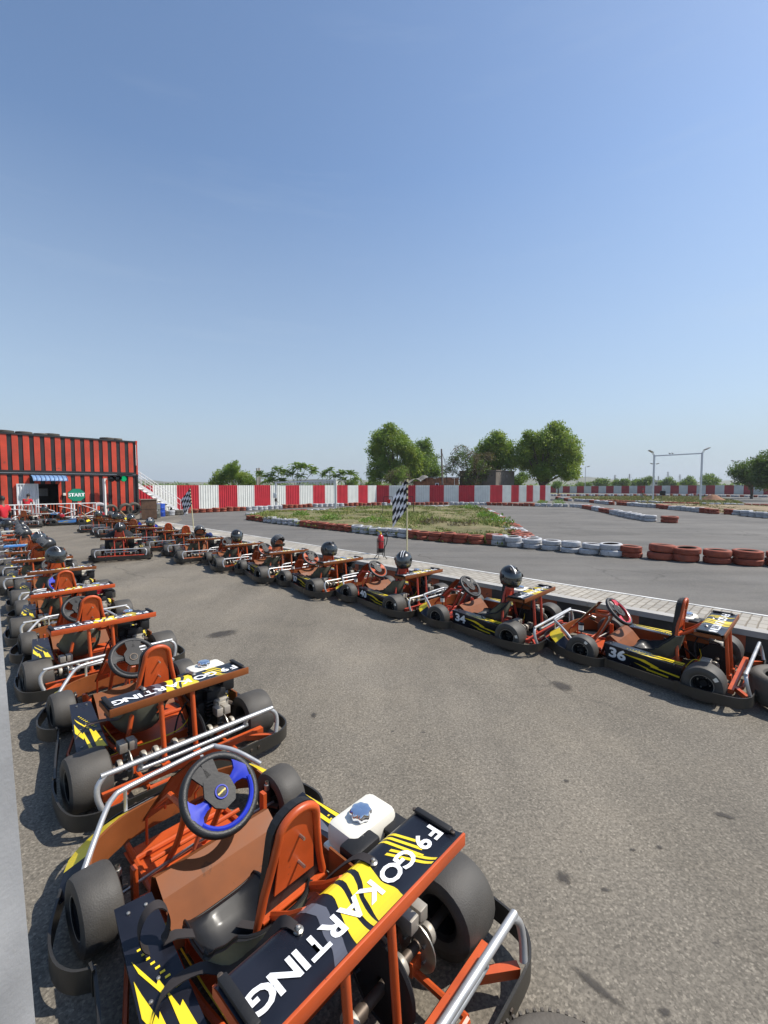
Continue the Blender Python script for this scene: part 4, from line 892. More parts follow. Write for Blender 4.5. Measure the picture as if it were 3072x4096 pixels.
def kbox(s0, s1, o0, o1, z0, z1, mi):
    v = [kp(s_, o_, z_) for z_ in (z0, z1) for o_ in (o0, o1) for s_ in (s0, s1)]
    b.add(v, [(0, 2, 3, 1), (4, 5, 7, 6), (0, 1, 5, 4), (2, 6, 7, 3), (0, 4, 6, 2), (1, 3, 7, 5)], mi)
while s < S1:
    kbox(s, s+.56, 0, .10, -.01, KH-.07, 1 if i % 2 else 2); s += .56; i += 1
s = S0
while s < S1: kbox(s, s+1.494, -.03, .12, KH-.068, KH+.002+.002*(int(s) % 2), 0); s += 1.5
kbox(S0, S1, .85, .90, -.01, KH+.004, 3)
kbox(S0-.05, S0, 0, .90, -.01, KH-.01, 0)
tag(b.build('kerb', [CONC, KRED, KBLK, mat('white_edge', (.62, .61, .58), .8, var=.2, scale=3, wear=(.2, .18, .15), wear_amt=.3)]), kind='structure')
# ------------------------------------------------------------------ infields
inf = [at(*p) for p in front[:1]+front[2:15]]+[at(*p) for p in [(2063, 2130), (1987, 2078), (1930, 2040), (1881, 2031), (1748, 2029), (1616, 2029), (1450, 2034), (1320, 2042), (1200, 2047), (1069, 2056)]]
def inset_fill(name, poly, m, amp, seed):
    cx = sum(p.x for p in poly)/len(poly); cy = sum(p.y for p in poly)/len(poly); rnd = random.Random(seed); rows = []
    n = len(poly); P = []
    for i in range(n):
        for k in range(4): P.append(poly[i]+(poly[(i+1) % n]-poly[i])*(k/4))
    from mathutils import noise as NZ
    for t in (1, .95, .88, .78, .66, .52, .38, .24, .1, 0.001):
        row = []
        for p in P:
            x, y = cx+(p.x-cx)*t, cy+(p.y-cy)*t; e = min(1, (1-t)/.14)
            h = .02+e*amp*(.55+.6*NZ.noise(Vector((x*.22, y*.22, seed)))+.25*NZ.noise(Vector((x*.9, y*.9, seed))))
            row.append(Vector((x, y, max(.008, h))))
        row.append(row[0]); rows.append(row)
    b = MB(); b.grid(rows, 0); return tag(b.build(name, m), kind='structure'), (cx, cy)
INF = bpy.data.materials.new('infield_earth')
inset_fill('infield', inf, TURF, .32, 3)
inf2 = [at(*p) for p in [(2300, 2001), (2400, 2005), (2590, 2009), (2700, 2015), (2902, 2019), (3000, 2021), (2920, 2000), (2860, 1989), (2640, 1987), (2400, 1987), (2280, 1990)]]
inset_fill('second_infield', inf2, FIELD, .12, 5)
inf3 = [at(*p) for p in [(2500, 2020), (2659, 2034), (2805, 2046), (2995, 2062), (3120, 2072), (3120, 2030), (2902, 2022), (2700, 2018), (2560, 2014)]]
inset_fill('sandy_strip', inf3, EARTH, .2, 8)
# grass
GRASS = mat('grass', (.185, .225, .045), .7, var=.45, scale=.7); DRYG = mat('dry_grass', (.34, .29, .11), .8, var=.3, scale=.8)
def inside(x, y, poly):
    c = False; n = len(poly)
    for i in range(n):
        a, d = poly[i], poly[i-1]
        if (a.y > y) != (d.y > y) and x < (d.x-a.x)*(y-a.y)/(d.y-a.y)+a.x: c = not c
    return c
from mathutils import noise as NZ
def grass(name, poly, n, hmin, hmax, thr, seed, dry=.3, amp=.3, wd=.03):
    rnd = random.Random(seed); b = MB(); xs = [p.x for p in poly]; ys = [p.y for p in poly]; V, F, M = [], [], []
    cx = sum(xs)/len(xs); cy = sum(ys)/len(ys); k = 0
    while k < n:
        x, y = rnd.uniform(min(xs), max(xs)), rnd.uniform(min(ys), max(ys)); k += 1
        if not inside(x, y, poly): continue
        g = NZ.noise(Vector((x*.28, y*.28, seed)))+.5*NZ.noise(Vector((x*1.1, y*1.1, seed+4)))
        if g < thr and rnd.random() > .06: continue
        h0 = hmin+(hmax-hmin)*max(0, min(1, (g-thr)*1.1))*rnd.uniform(.5, 1.2)
        zb = max(.0, amp*(.5+.6*NZ.noise(Vector((x*.22, y*.22, 3)))))*.9 if amp else 0
        mi = 1 if rnd.random() < dry-(g-thr)*.3 else 0
        for q in range(5):
            a = rnd.uniform(0, 6.28); l = h0*rnd.uniform(.5, 1.1); r_ = rnd.uniform(0, .12); bx, by = x+r_*math.cos(a*3), y+r_*math.sin(a*3); w = wd*rnd.uniform(.6, 1.4); o = len(V); a2 = rnd.uniform(0, 6.28)
            lean = l*rnd.uniform(.15, .8)
            V += [(bx-w*math.cos(a2), by-w*math.sin(a2), zb), (bx+w*math.cos(a2), by+w*math.sin(a2), zb), (bx+lean*math.cos(a), by+lean*math.sin(a), zb+l)]
            F.append((o, o+1, o+2)); M.append(mi)
    b.v, b.f, b.m, b.s = V, F, M, [False]*len(F); return tag(b.build(name, [GRASS, DRYG]), 'patchy green and straw coloured grass', 'grass', kind='stuff')
grass('grass', inf, 17000, .05, .24, -.42, 3, .34)
grass('grass', inf2, 14000, .08, .30, -.5, 6, .72, .08, .05)
grass('grass', inf3, 2500, .08, .30, -.1, 9, .75, .15, .05)
# weeds
LEAFM = {}
def leaf_mat(name, col, var=.35):
    m = mat(name, col, .55, var=var, scale=1.2); nt = m.node_tree; b = nt.nodes['Principled BSDF']; out = nt.nodes['Material Output']
    t = nd(nt, 'ShaderNodeBsdfTranslucent'); t.inputs['Color'].default_value = (min(1, col[0]*1.5), min(1, col[1]*1.5), col[2]*1.1, 1); mx = nd(nt, 'ShaderNodeMixShader'); mx.inputs[0].default_value = .35
    nt.links.new(b.outputs[0], mx.inputs[1]); nt.links.new(t.outputs[0], mx.inputs[2]); nt.links.new(mx.outputs[0], out.inputs['Surface']); return m
LG = leaf_mat('leaf_green', (.155, .232, .032)); LD = leaf_mat('leaf_dark', (.095, .155, .026)); LY = leaf_mat('leaf_light', (.215, .280, .040)); LB = leaf_mat('leaf_brown', (.105, .085, .045)); LDD = leaf_mat('leaf_deep', (.060, .100, .020)); LW = leaf_mat('weed_leaf', (.13, .22, .035))
BARK = mat('bark', (.10, .075, .052), .9, var=.35, scale=6, bump=.5, bscale=20); BARKG = mat('grey_bark', (.16, .13, .105), .9, var=.3, scale=6)
def add_leaf(V, F, p, d, l, w, rnd):
    d = d.normalized(); s = d.cross(Vector((rnd.uniform(-1, 1), rnd.uniform(-1, 1), rnd.uniform(-1, 1)))).normalized()*w/2; o = len(V)
    V += [p, p+d*l*.5+s, p+d*l, p+d*l*.5-s]; F.append((o, o+1, o+2, o+3))
def rdir(rnd, up=0.0):
    while True:
        v = Vector((rnd.uniform(-1, 1), rnd.uniform(-1, 1), rnd.uniform(-1, 1)))
        if .05 < v.length < 1: v.normalize(); v.z += up; return v.normalized()
def weed(p, r, h, seed, label, m=LW, n=260, group='weeds on the infield'):
    rnd = random.Random(seed); V, F = [], []
    for k in range(n):
        a = rnd.uniform(0, 6.28); q = math.sqrt(rnd.random())*r; z = rnd.uniform(0.02, h)*(1-.6*(q/r)**2); add_leaf(V, F, Vector((q*math.cos(a), q*math.sin(a), z)), rdir(rnd, .5), rnd.uniform(.10, .2), rnd.uniform(.04, .08), rnd)
    b = MB(); b.add(V, F); b.poly([(r*.95*math.cos(2*PI*k/14), r*.95*math.sin(2*PI*k/14), .03) for k in range(14)]); o = b.build('weed', m, None, p); tag(o, label, 'weed', group); return o
for i, (px, py, r_, h, lab) in enumerate([(1497, 2104, .75, .42, 'leafy green weed on the infield by the white tyres left of the near flag'), (1322, 2092, .6, .42, 'bushy weed on the left part of the infield'), (1200, 2075, .5, .35, 'low weed near the left tip of the infield'), (1945, 2080, .6, .42, 'green weed beside the red and white tyres on the infield right side'), (2000, 2105, .7, .45, 'spreading weed at the lower right of the infield near the sand'), (1880, 2042, .7, .4, 'weed patch at the far right corner of the infield'), (1735, 2110, .7, .35, 'dry grassy clump in the middle of the infield'), (1855, 2122, .7, .30, 'brownish clump on the bare earth of the infield'), (2235, 2016, .7, .6, 'tall weed at the end of the striped fence'), (2170, 2013, .6, .4, 'short weed in front of the last fence panels')]):
    p = at(px, py); p.z = .12 if i < 8 else 0; weed(p, r_, h, 40+i, lab, LB if 'brown' in lab or 'dry' in lab else LW)
# ------------------------------------------------------------------ striped sheet fence
FW = mat('sheet_white', (.70, .71, .66), .5, var=.06, scale=1.5, wear=(.40, .38, .32), wear_amt=.1, wscale=3); FR = mat('sheet_red', (.48, .022, .035), .45, var=.12, scale=1.5, wear=(.3, .03, .03), wear_amt=.2, wscale=3)
BLUEST = mat('post_blue', (.35, .38, .45), .5)
fence = thing('sheet_fence', 'tall corrugated sheet fence in red and white panels round the track', 'fence')
FH = 2.07
def fence_panels(P0, n, bounds, first):
    """bounds: surveyed panel edges in photo columns; panel planes follow the run P0 + n"""
    c = first
    pts = [on_plane(px, 1990, P0, n) for px in bounds]
    for a, d in zip(pts[:-1], pts[1:]):
        a = Vector((a.x, a.y, 0)); d = Vector((d.x, d.y, 0)); L = (d-a).length; t = (d-a)/L; q = Vector((t.y, -t.x, 0)); k = max(3, round(L/.21)); w = L/k
        prof = []
        for i in range(k): prof += [(i*w, 0), (i*w+w*.58, 0), (i*w+w*.70, .035), (i*w+w*.88, .035)]
        prof.append((L, 0)); hh = FH+random.uniform(-.015, .02)
        b = MB(); rows = [[a+t*s+q*o+Vector((0, 0, z)) for s, o in prof] for z in (0.0, hh)]; b.grid(rows, 0, smooth=False)
        b.grid([[v-q*.004 for v in r_] for r_ in rows], 0, smooth=False, flip=True)
        b.build('panel', FW if c == 'w' else FR, fence); c = 'r' if c == 'w' else 'w'
g1a, g1b, g2b, g3b = Vector((-16.87, 35.71, 0)), Vector((-.91, 54.15, 0)), Vector((12.8, 54.15, 0)), Vector((21.68, 58.46, 0))
def pn(a, d): t = (d-a).normalized(); return Vector((t.y, -t.x, 0))
fence_panels(g1a, pn(g1a, g1b), [556, 612, 708, 796, 875, 950, 1018, 1082, 1143, 1198, 1252, 1300, 1348, 1391, 1433, 1471, 1506], 'r')
fence_panels(g1b, pn(g1b, g2b), [1506, 1556, 1617, 1662, 1718, 1775.5, 1834.5, 1897.5, 1959.7], 'r')
fence_panels(g2b, pn(g2b, g3b), [1959.7, 2009, 2044, 2075, 2105, 2131.5, 2158.6, 2181, 2201], 'r')
b = MB()
for a, d, k in ((g1a, g1b, 9), (g1b, g2b, 6), (g2b, g3b, 4)):
    q = -pn(a, d)
    for z in (.5, 1.7): b.bar(a+q*.05+Vector((0, 0, z)), d+q*.05+Vector((0, 0, z)), .05)
    for i in range(k+1): p = a+(d-a)*(i/k)+q*.09; b.bar(p, p+Vector((0, 0, 2.0)), .06)
b.build('fence_frame', DSTEEL, fence)
# far wall: plastered and painted in blocks
PW = mat('plaster_white', (.50, .51, .48), .85, var=.1, scale=.8, wear=(.3, .29, .26), wear_amt=.25, wscale=1.2); PR = mat('plaster_red', (.30, .03, .035), .8, var=.18, scale=.8, wear=(.16, .03, .03), wear_amt=.3, wscale=1.2)
w0, w1 = Vector((43, 127, 0)), Vector((92, 98, 0)); L = (w1-w0).length; t = (w1-w0)/L; nq = Vector((t.y, -t.x, 0)); b = MB(); k = int(L/1.78)
for i in range(k):
    a, d = w0+t*(i*1.78), w0+t*((i+1)*1.78); h = 1.80+.42*i/k
    b.prism([a, d, d-nq*.25, a-nq*.25], (0, 0, h), i % 2)
tag(b.build('boundary_wall', [PR, PW]), 'long low far wall painted in red and white blocks', 'wall')
# ------------------------------------------------------------------ container building
C0 = Vector((-17.04, 31.15, 0)); E = Vector((-.652, -.758, 0)).normalized(); NF = Vector((-E.y, E.x, 0))
if NF.y > 0: NF = -NF
def fp(px, py): p = on_plane(px, py, C0, NF); return (p-C0).dot(E), p.z
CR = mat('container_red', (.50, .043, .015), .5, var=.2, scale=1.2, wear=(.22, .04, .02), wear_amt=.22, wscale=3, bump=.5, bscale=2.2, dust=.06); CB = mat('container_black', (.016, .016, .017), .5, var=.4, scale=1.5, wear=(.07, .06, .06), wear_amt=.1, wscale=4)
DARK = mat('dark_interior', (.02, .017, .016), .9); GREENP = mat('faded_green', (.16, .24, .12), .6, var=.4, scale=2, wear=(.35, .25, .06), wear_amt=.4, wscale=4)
CL = 12.2; CW = 2.44
def W(s, o, z): return C0+E*s+NF*o+Vector((0, 0, z))
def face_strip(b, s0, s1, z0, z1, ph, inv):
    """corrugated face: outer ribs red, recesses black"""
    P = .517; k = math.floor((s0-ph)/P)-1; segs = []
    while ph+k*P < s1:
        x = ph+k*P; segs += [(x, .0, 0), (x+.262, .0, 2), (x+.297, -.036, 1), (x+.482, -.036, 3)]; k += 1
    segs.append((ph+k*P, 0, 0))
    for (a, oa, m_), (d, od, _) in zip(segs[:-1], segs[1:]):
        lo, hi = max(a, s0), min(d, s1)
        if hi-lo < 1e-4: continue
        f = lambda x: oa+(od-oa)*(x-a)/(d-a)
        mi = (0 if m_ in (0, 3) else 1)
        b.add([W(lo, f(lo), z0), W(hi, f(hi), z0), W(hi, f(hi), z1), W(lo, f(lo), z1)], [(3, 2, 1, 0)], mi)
def wbox(b, s0, s1, o0, o1, z0, z1, mi=0):
    v = [W(s_, o_, z_) for z_ in (z0, z1) for o_ in (o0, o1) for s_ in (s0, s1)]
    b.add(v, [(0, 1, 3, 2), (4, 6, 7, 5), (0, 4, 5, 1), (2, 3, 7, 6), (0, 2, 6, 4), (1, 5, 7, 3)], mi)
zm = fp(559, 1899)[1]; zt = fp(556, 1766)[1]; zb = .22
def container(z0, z1, ph, opening, label):
    root = thing('shipping_container', label, 'container', W(0, 0, 0)); inv = root.matrix_world.inverted()
    b = MB()
    if opening:
        s0, s1, zo = opening
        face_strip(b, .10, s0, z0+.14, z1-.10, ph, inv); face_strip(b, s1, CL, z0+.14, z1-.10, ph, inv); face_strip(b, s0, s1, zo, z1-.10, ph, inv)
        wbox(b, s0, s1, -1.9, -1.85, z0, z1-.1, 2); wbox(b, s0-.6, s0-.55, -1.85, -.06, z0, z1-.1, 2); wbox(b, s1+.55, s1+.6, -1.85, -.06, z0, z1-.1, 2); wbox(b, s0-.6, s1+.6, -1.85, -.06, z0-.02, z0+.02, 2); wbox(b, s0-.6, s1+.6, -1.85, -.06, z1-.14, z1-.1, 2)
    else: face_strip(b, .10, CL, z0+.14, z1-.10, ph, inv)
    # far side, ends and roof
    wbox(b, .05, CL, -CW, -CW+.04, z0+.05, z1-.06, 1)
    for i in range(8): wbox(b, 0, .04, -CW+.1+i*.29, -CW+.1+i*.29+.16, z0+.1, z1-.1, 0)
    wbox(b, .012, .05, -CW+.04, -.05, z0+.06, z1-.06, 1); wbox(b, .05, CL, -CW+.04, -.05, z1-.075, z1-.055, 1)
    o = b.build('wall', [CR, CB, DARK]); o.parent = root; o.location = -root.location
    b = MB(); wbox(b, .1, CL, -.06, .035, z1-.10, z1, 0); wbox(b, .1, CL, -.06, .030, z0, z0+.14, 0); wbox(b, .1, CL, -CW, -CW+.06, z1-.08, z1-.002, 0)
    wbox(b, .002, .098, -CW+.1, -.1, z1-.10, z1-.004, 0); wbox(b, .002, .098, -CW+.1, -.1, z0+.004, z0+.14, 0)
    o = b.build('rail', [CB]); o.parent = root; o.location = -root.location
    for so in ((0, .10), (CL-.1, CL)):
        for oo in ((-.13, .04), (-CW-.01, -CW+.12)):
            b = MB(); wbox(b, so[0], so[1], oo[0], oo[1], z0-.02, z1-.0, 0)
            for zz in (z0-.02, z1-.10): wbox(b, so[0]-.01, so[1]+.004, oo[0]-.01, oo[1]+.012, zz, zz+.13, 0)
            o = b.build('corner_post', [CR if z0 > 2 else CB]); o.parent = root; o.location = -root.location
    return root
sd0, zo0 = fp(236, 1936); sd1, _ = fp(66, 1936)      # opening edges
sr = fp(150, 1936)[0]
so0, so1 = fp(235, 1990)[0], fp(149, 1990)[0]
ph_up = fp(548, 1830)[0]; 
up_c = container(zm+.01, zt, fp(531, 1830)[0], None, 'upper red and black striped shipping container with tyres on its roof')
lo_c = container(zb, zm-.01, fp(531, 1980)[0]-.02, (so0, so1, zo0), 'lower red and black striped shipping container with an open doorway')
b = MB(); 
for s_ in (.3, 4.0, 8.0, 11.8): wbox(b, s_-.2, s_+.2, -CW, -.02, 0, zb-.022, 0)
wbox(b, .3, CL, -.10, -.06, .02, zb-.03, 1); o = b.build('plinth', [CONC, KRED]); o.parent = lo_c; o.location = -lo_c.location
b = MB(); wbox(b, -.006, 0, -.10, .03, zm+.15, zt-.9, 0); o = b.build('faded_patch', [GREENP]); o.parent = up_c; o.location = -up_c.location
b = MB(); a_, z_ = fp(541, 1780); c_, z2_ = fp(544, 1862); b.tube([W(a_, .03, z_), W(c_, .03, z_-.02), W(c_, .03, z2_)], .02, 6); o = b.build('pipe', [FW]); o.parent = up_c; o.location = -up_c.location
# white door swung open, whiteboard, awning
DOORW = mat('door_white', (.62, .64, .65), .5, var=.1, scale=3, wear=(.35, .33, .3), wear_amt=.12)
s0, z1_ = fp(149, 1935); s1, _ = fp(65, 1935); zl = .26
door = thing('door', 'white corrugated metal door standing open on the lower container', 'door', W(s0, .1, zl)); b = MB()
k = 7; w = (s1-s0)/k; prof = []
for i in range(k): prof += [(s0+i*w, 0), (s0+i*w+w*.55, 0), (s0+i*w+w*.7, .05), (s0+i*w+w*.85, .05)]
prof.append((s1, 0)); b.grid([[W(s, .07+o_, z) for s, o_ in prof] for z in (zl, z1_)], 0, smooth=False, flip=True)
o = b.build('door_sheet', DOORW, door); o.location = -door.location
b = MB(); wbox(b, s0-.02, s0+.04, .05, .13, zl, z1_); wbox(b, s1-.04, s1+.02, .05, .13, zl, z1_); wbox(b, s0+.04, s1-.04, .052, .128, z1_-.06, z1_); wbox(b, s0+.04, s1-.04, .052, .128, zl, zl+.06); wbox(b, s0+.04, s1-.04, .122, .14, zl+1.02, zl+1.06)
o = b.build('door_frame', DOORW, door); o.location = -door.location
s0, z1_ = fp(214, 1955); s1, z0_ = fp(153, 1986); b = MB(); wbox(b, s0-.1, s1-.1, -1.84, -1.80, z0_, z1_, 0); wbox(b, s0-.13, s1-.07, -1.846, -1.815, z0_-.03, z1_+.03, 1)
tag(b.build('whiteboard', [mat('board_grey', (.30, .31, .33), .3), DSTEEL]), 'grey whiteboard hanging inside the dark doorway', 'whiteboard')
AWN = mat('awning_blue', (.13, .26, .46), .35, var=.15, scale=4, dust=.08); AWD = mat('awning_rib', (.07, .14, .30), .5)
s0, z1_ = fp(257, 1901); s1, z0_ = fp(120, 1921); aw = thing('awning', 'small curved blue sheet awning over the container doorway', 'awning', W(s0, 0, z1_)); b = MB(); bb = MB()
ns = 8
for i in range(ns):
    a, c = s0+(s1-s0)*i/ns, s0+(s1-s0)*(i+1)/ns
    b.grid([[W(x, .04+.62*math.sin(q*PI/12), z0_-.05+(z1_-z0_+.02)*math.cos(q*PI/12)+.02*math.sin(PI*(x-a)/(c-a))) for x in (a+.02, (a+c)/2, c-.02)] for q in range(7)], 0)
    bb.tube([W(a, .05+.63*math.sin(q*PI/12), z0_-.05+(z1_-z0_+.03)*math.cos(q*PI/12)) for q in range(7)], .022, 6)
for m_, nm, mt in ((b, 'awning_sheet', AWN), (bb, 'awning_rib', AWD)): o = m_.build(nm, mt, aw); o.location = -aw.location
# START sign on a post
GRN = mat('sign_green', (.008, .22, .13), .4, var=.06)
cs, cz = fp(306, 1980); off = .95
c = on_plane(306, 1980, C0+NF*off, NF); rad = .475
sg = thing('start_sign', 'green octagonal sign reading START on a post behind the railing', 'sign', (c.x, c.y, 0))
b = MB(); oc = [c+E*(rad*math.cos(PI/8+k*PI/4))+Vector((0, 0, rad*.86*math.sin(PI/8+k*PI/4))) for k in range(8)]
b.prism(oc, NF*.02, 0); o = b.build('sign_board', GRN, sg); o.location = -sg.location
b = MB(); oc2 = [c-NF*.004+E*(rad*1.04*math.cos(PI/8+k*PI/4))+Vector((0, 0, rad*.90*math.sin(PI/8+k*PI/4))) for k in range(8)]; b.prism(oc2, NF*.012, 0); o = b.build('sign_border', BLACKM, sg); o.location = -sg.location
me = text_mesh('START', .285, .009, 0, 1.02); me.materials.clear(); me.materials.append(WHITEV); me.polygons.foreach_set('material_index', [0]*len(me.polygons)); ex, ez = -E, Vector((0, 0, 1)); q = c+NF*.024-Vector((0, 0, .0))
me.transform(Matrix(((ex.x, ez.x, NF.x, q.x), (ex.y, ez.y, NF.y, q.y), (ex.z, ez.z, NF.z, q.z), (0, 0, 0, 1)))); o = link('lettering', me, sg); o.location = -sg.location
b = MB(); b.bar((c.x, c.y, 0)-NF*.05 if False else Vector((c.x, c.y, 0))-NF*.04, Vector((c.x, c.y, cz-.2))-NF*.04, .05); o = b.build('post', DSTEEL, sg); o.location = -sg.location
# traffic light
tl = on_plane(421, 2052, C0+NF*.5, NF); tl.z = 0; tz = on_plane(421, 1914, C0+NF*.5, NF).z
tr_ = thing('traffic_light', 'traffic light with three round lamps, the right one green, on a white post', 'traffic light', tl); b = MB()
b.bar(tl, tl+Vector((0, 0, tz)), .13); b.bar(tl-E*.07+Vector((0, 0, tz-.03)), tl+E*(-.38)+Vector((0, 0, tz-.03)), .06); o = b.build('post', FW, tr_); o.location = -tl
GL = bpy.data.materials.new('green_lamp'); GL.use_nodes = True; bs = GL.node_tree.nodes['Principled BSDF']; bs.inputs['Base Color'].default_value = (.0, .25, .08, 1); bs.inputs['Emission Color'].default_value = (.0, .55, .20, 1); bs.inputs['Emission Strength'].default_value = .35
qn = NF.to_track_quat('Z', 'Y').to_matrix()
for i, px in enumerate((445, 470, 494.5)):
    p = on_plane(px, 1915, C0+NF*.62, NF); b = MB(); b.lathe([(.001, -.05), (.20, -.05), (.20, .06), (.185, .06), (.185, .0)], 20, 'z', p, mi=0, rot=qn)
    for k in range(9): a = R(10+k*20); a2 = R(10+(k+1)*20); 
    hood = [[p+qn @ Vector((.20*math.cos(a), .20*math.sin(a), d)) for a in [R(-10)+k*R(200)/12 for k in range(13)]] for d in (.05, .20)]
    # hood on the upper half (z is world up for this frame)
    hd = [[p+(-E)*(.205*math.cos(a))+Vector((0, 0, .205*math.sin(a)))+NF*d for a in [R(-10)+k*R(200)/12 for k in range(13)]] for d in (.05, .19)]
    b.grid(hd, 0); b.grid([[v for v in r_] for r_ in [[p+(v-p)*.985 for v in r_] for r_ in hd]], 0, flip=True)
    h = b.build('lamp_housing', BLACKM, tr_); h.location = -tl
    b = MB(); b.lathe([(.185, 0), (.14, .03), (.07, .045), (.001, .05)], 20, 'z', p, rot=qn); b.build('lamp', GL if i == 2 else mat('dark_lamp', (.02, .02, .02), .2), h)
# small cream box by the doorway
s_, z_ = fp(256, 1977); b = MB(); wbox(b, s_-.07, s_+.07, .03, .13, z_-.08, z_+.08, 0); wbox(b, s_-.05, s_+.05, .13, .136, z_-.05, z_+.05, 1); tag(b.build('switch_box', [TANKW, FW]), 'small cream switch box on the container wall beside the doorway', 'switch box')
# container roof tyres
for i, (px, py, D, lab) in enumerate([(15, 1722, .95, 'black tyre lying on the container roof at the left frame edge'), (95, 1727, .85, 'black tyre on the container roof above the white door'), (165, 1734, .8, 'half sunk black tyre on the container roof left of the middle one'), (206, 1735, .85, 'black tyre on the container roof above the doorway'), (427, 1751, .85, 'black tyre on the container roof near its right end'), (466, 1757, .7, 'flattest black tyre on the container roof at the right end')]):
    p = on_plane(px, py, C0-NF*.9, NF); p = Vector((p.x, p.y, zt+.09)); one_tyre(p, D, .19 if i != 2 else .12, 'b', i % 3, lab)
# big tyres leaning on the container foot
for px, py, D, c_, lab in [(398, 2061, 1.0, 'w', 'large pale tyre standing at the container foot by the railing end'), (443, 2060, .85, 'b', 'black tyre leaning at the container foot under the traffic light'), (502, 2064, .9, 'b', 'greyish black tyre leaning at the container foot behind helmets'), (535, 2063, .95, 'b', 'black tyre leaning at the container foot beside the brown cabinet')]:
    p = on_plane(px, py, C0+NF*.35, NF); p.z = D/2*.94; one_tyre(p, D, .26, c_, 2, lab, (R(76), 0, math.atan2(E.y, E.x)))
# ------------------------------------------------------------------ railing with arrow chevrons
rn = NF; rt = -E; RP = C0+NF*1.3
def onr(px, py): return on_plane(px, py, RP, NF)
zr = onr(386, 2010).z; r1 = onr(386, 2040); r1.z = 0; r0 = r1-rt*7.0
RW = mat('rail_white', (.72, .73, .72), .45, var=.06); RO = mat('rail_orange', (.48, .07, .02), .5, var=.1)
rl = thing('railing', 'white railing with orange bars and white arrow chevrons in front of the container', 'railing', r0)
b = MB(); b.bar(r0+Vector((0, 0, zr-.02)), r1+Vector((0, 0, zr-.02)), .05); b.bar(r0+Vector((0, 0, .18)), r1+Vector((0, 0, .18)), .04)
for px in (58, 184, 285.5, 297, 386): p = onr(px, 2040); p.z = 0; b.bar(p, p+Vector((0, 0, zr-.045)), .07 if px < 386 else .045)
o = b.build('rail', RW, rl); o.location = -r0
b = MB(); n = 46
for i in range(n): p = r0+(r1-r0)*((i+.5)/n); b.bar(p+Vector((0, 0, .2)), p+Vector((0, 0, zr-.045)), .055, .02)
o = b.build('bar', RO, rl); o.location = -r0
for (xa, ya), (xb, yb), (xc, yc) in [((35, 2035.5), (123, 2042), (47, 2074)), ((142, 2023), (218, 2044.5), (140, 2066)), ((233, 2024), (305, 2039), (233, 2064)), ((317, 2016), (381, 2037), (340, 2057))]:
    b = MB(); f = rn*.05; A, B_, C_ = onr(xa, ya)+f, onr(xb, yb)+f, onr(xc, yc)+f; b.bar(A, B_, .045, .03); b.bar(C_, B_+Vector((0, 0, -.02)), .045, .028); o = b.build('chevron', RW, rl); o.location = -r0
# ------------------------------------------------------------------ staircase up to the upper container
st = Vector((.654, .756, 0)); sn = Vector((.756, -.654, 0)); SB = at(702, 2046)+sn*.5; rise = zm+.1; nst = 13
SB = Vector((SB.x, SB.y, 0)); run = 4.1; stair = thing('staircase', 'white steel staircase rising to the upper container in front of the fence', 'staircase', SB)
def sp_(i, o, z): return SB-st*(run*i/nst)+sn*o+Vector((0, 0, z+rise*i/nst))
b = MB()
for o_ in (-.38, .38): b.bar(sp_(0, o_, 0), sp_(nst, o_, 0), .04, .18)
o = b.build('stringer', RW, stair); o.location = -SB
for i in range(1, nst+1):
    b = MB(); p = sp_(i, 0, -.02); b.box((0, 0, 0), (.26, .74, .03), 0); b.v = [tuple(p+st*v[0]+sn*v[1]+Vector((0, 0, v[2]))) for v in b.v]; o = b.build('tread', RW, stair); o.location = -SB
b = MB()
for o_ in (-.40, .40):
    b.tube([sp_(0, o_, .95), sp_(nst, o_, .95)], .024, 6); b.tube([sp_(0, o_, .55), sp_(nst, o_, .55)], .014, 6)
    for i in range(0, nst+1, 1): b.tube([sp_(i, o_, .05), sp_(i, o_, .95)], .02 if i % 3 == 0 else .012, 6)
o = b.build('handrail', RW, stair); o.location = -SB
# ------------------------------------------------------------------ cabinet, drums, tyres by the stair
WOODS = mat('slat_wood', (.115, .062, .035), .6, var=.3, scale=3, wear=(.05, .03, .02), wear_amt=.2); WOODT = mat('board_top', (.22, .16, .12), .6, var=.2)
ca = at(566, 2080); cb = at(611, 2082); cx = (cb-ca).normalized(); cn = Vector((cx.y, -cx.x, 0)); hC = 1.22; wC = .72
cab = thing('cabinet', 'brown slatted wooden cabinet with an open side at the end of the paved kerb', 'cabinet', ca)
fr_a = R(35); cx = Vector((math.cos(fr_a), math.sin(fr_a), 0)); cn = Vector((cx.y, -cx.x, 0))
def cp(x, y, z): return cx*x-cn*y+Vector((0, 0, z))
b = MB()
def cbox(bb, x0, x1, y0, y1, z0, z1, mi=0):
    v = [cp(x, y, z) for z in (z0, z1) for y in (y0, y1) for x in (x0, x1)]; bb.add(v, [(0, 2, 3, 1), (4, 5, 7, 6), (0, 1, 5, 4), (2, 6, 7, 3), (0, 4, 6, 2), (1, 3, 7, 5)], mi)
for r_ in (0, 1):
    for i in range(18): cbox(b, .012+i*.046, .012+i*.046+.040, 0, .018, .04+r_*.59, .61+r_*.59)
b.build('slat_front', WOODS, cab); b = MB(); cbox(b, .0, .85, .02, .05, 0, hC-.03); cbox(b, .80, .85, .05, .7, 0, hC-.03); cbox(b, .0, .85, .66, .70, 0, hC-.03) if False else None
b.build('carcass', BLACKM, cab); b = MB()
for z in (.04, .60): cbox(b, .0, .80, .05, .70, z, z+.02)
cbox(b, 0, .03, .66, .70, 0, hC-.03); b.build('shelf', WOODS, cab); b = MB(); cbox(b, -.03, .88, -.03, .73, hC-.03, hC+.01); b.build('top', WOODT, cab)
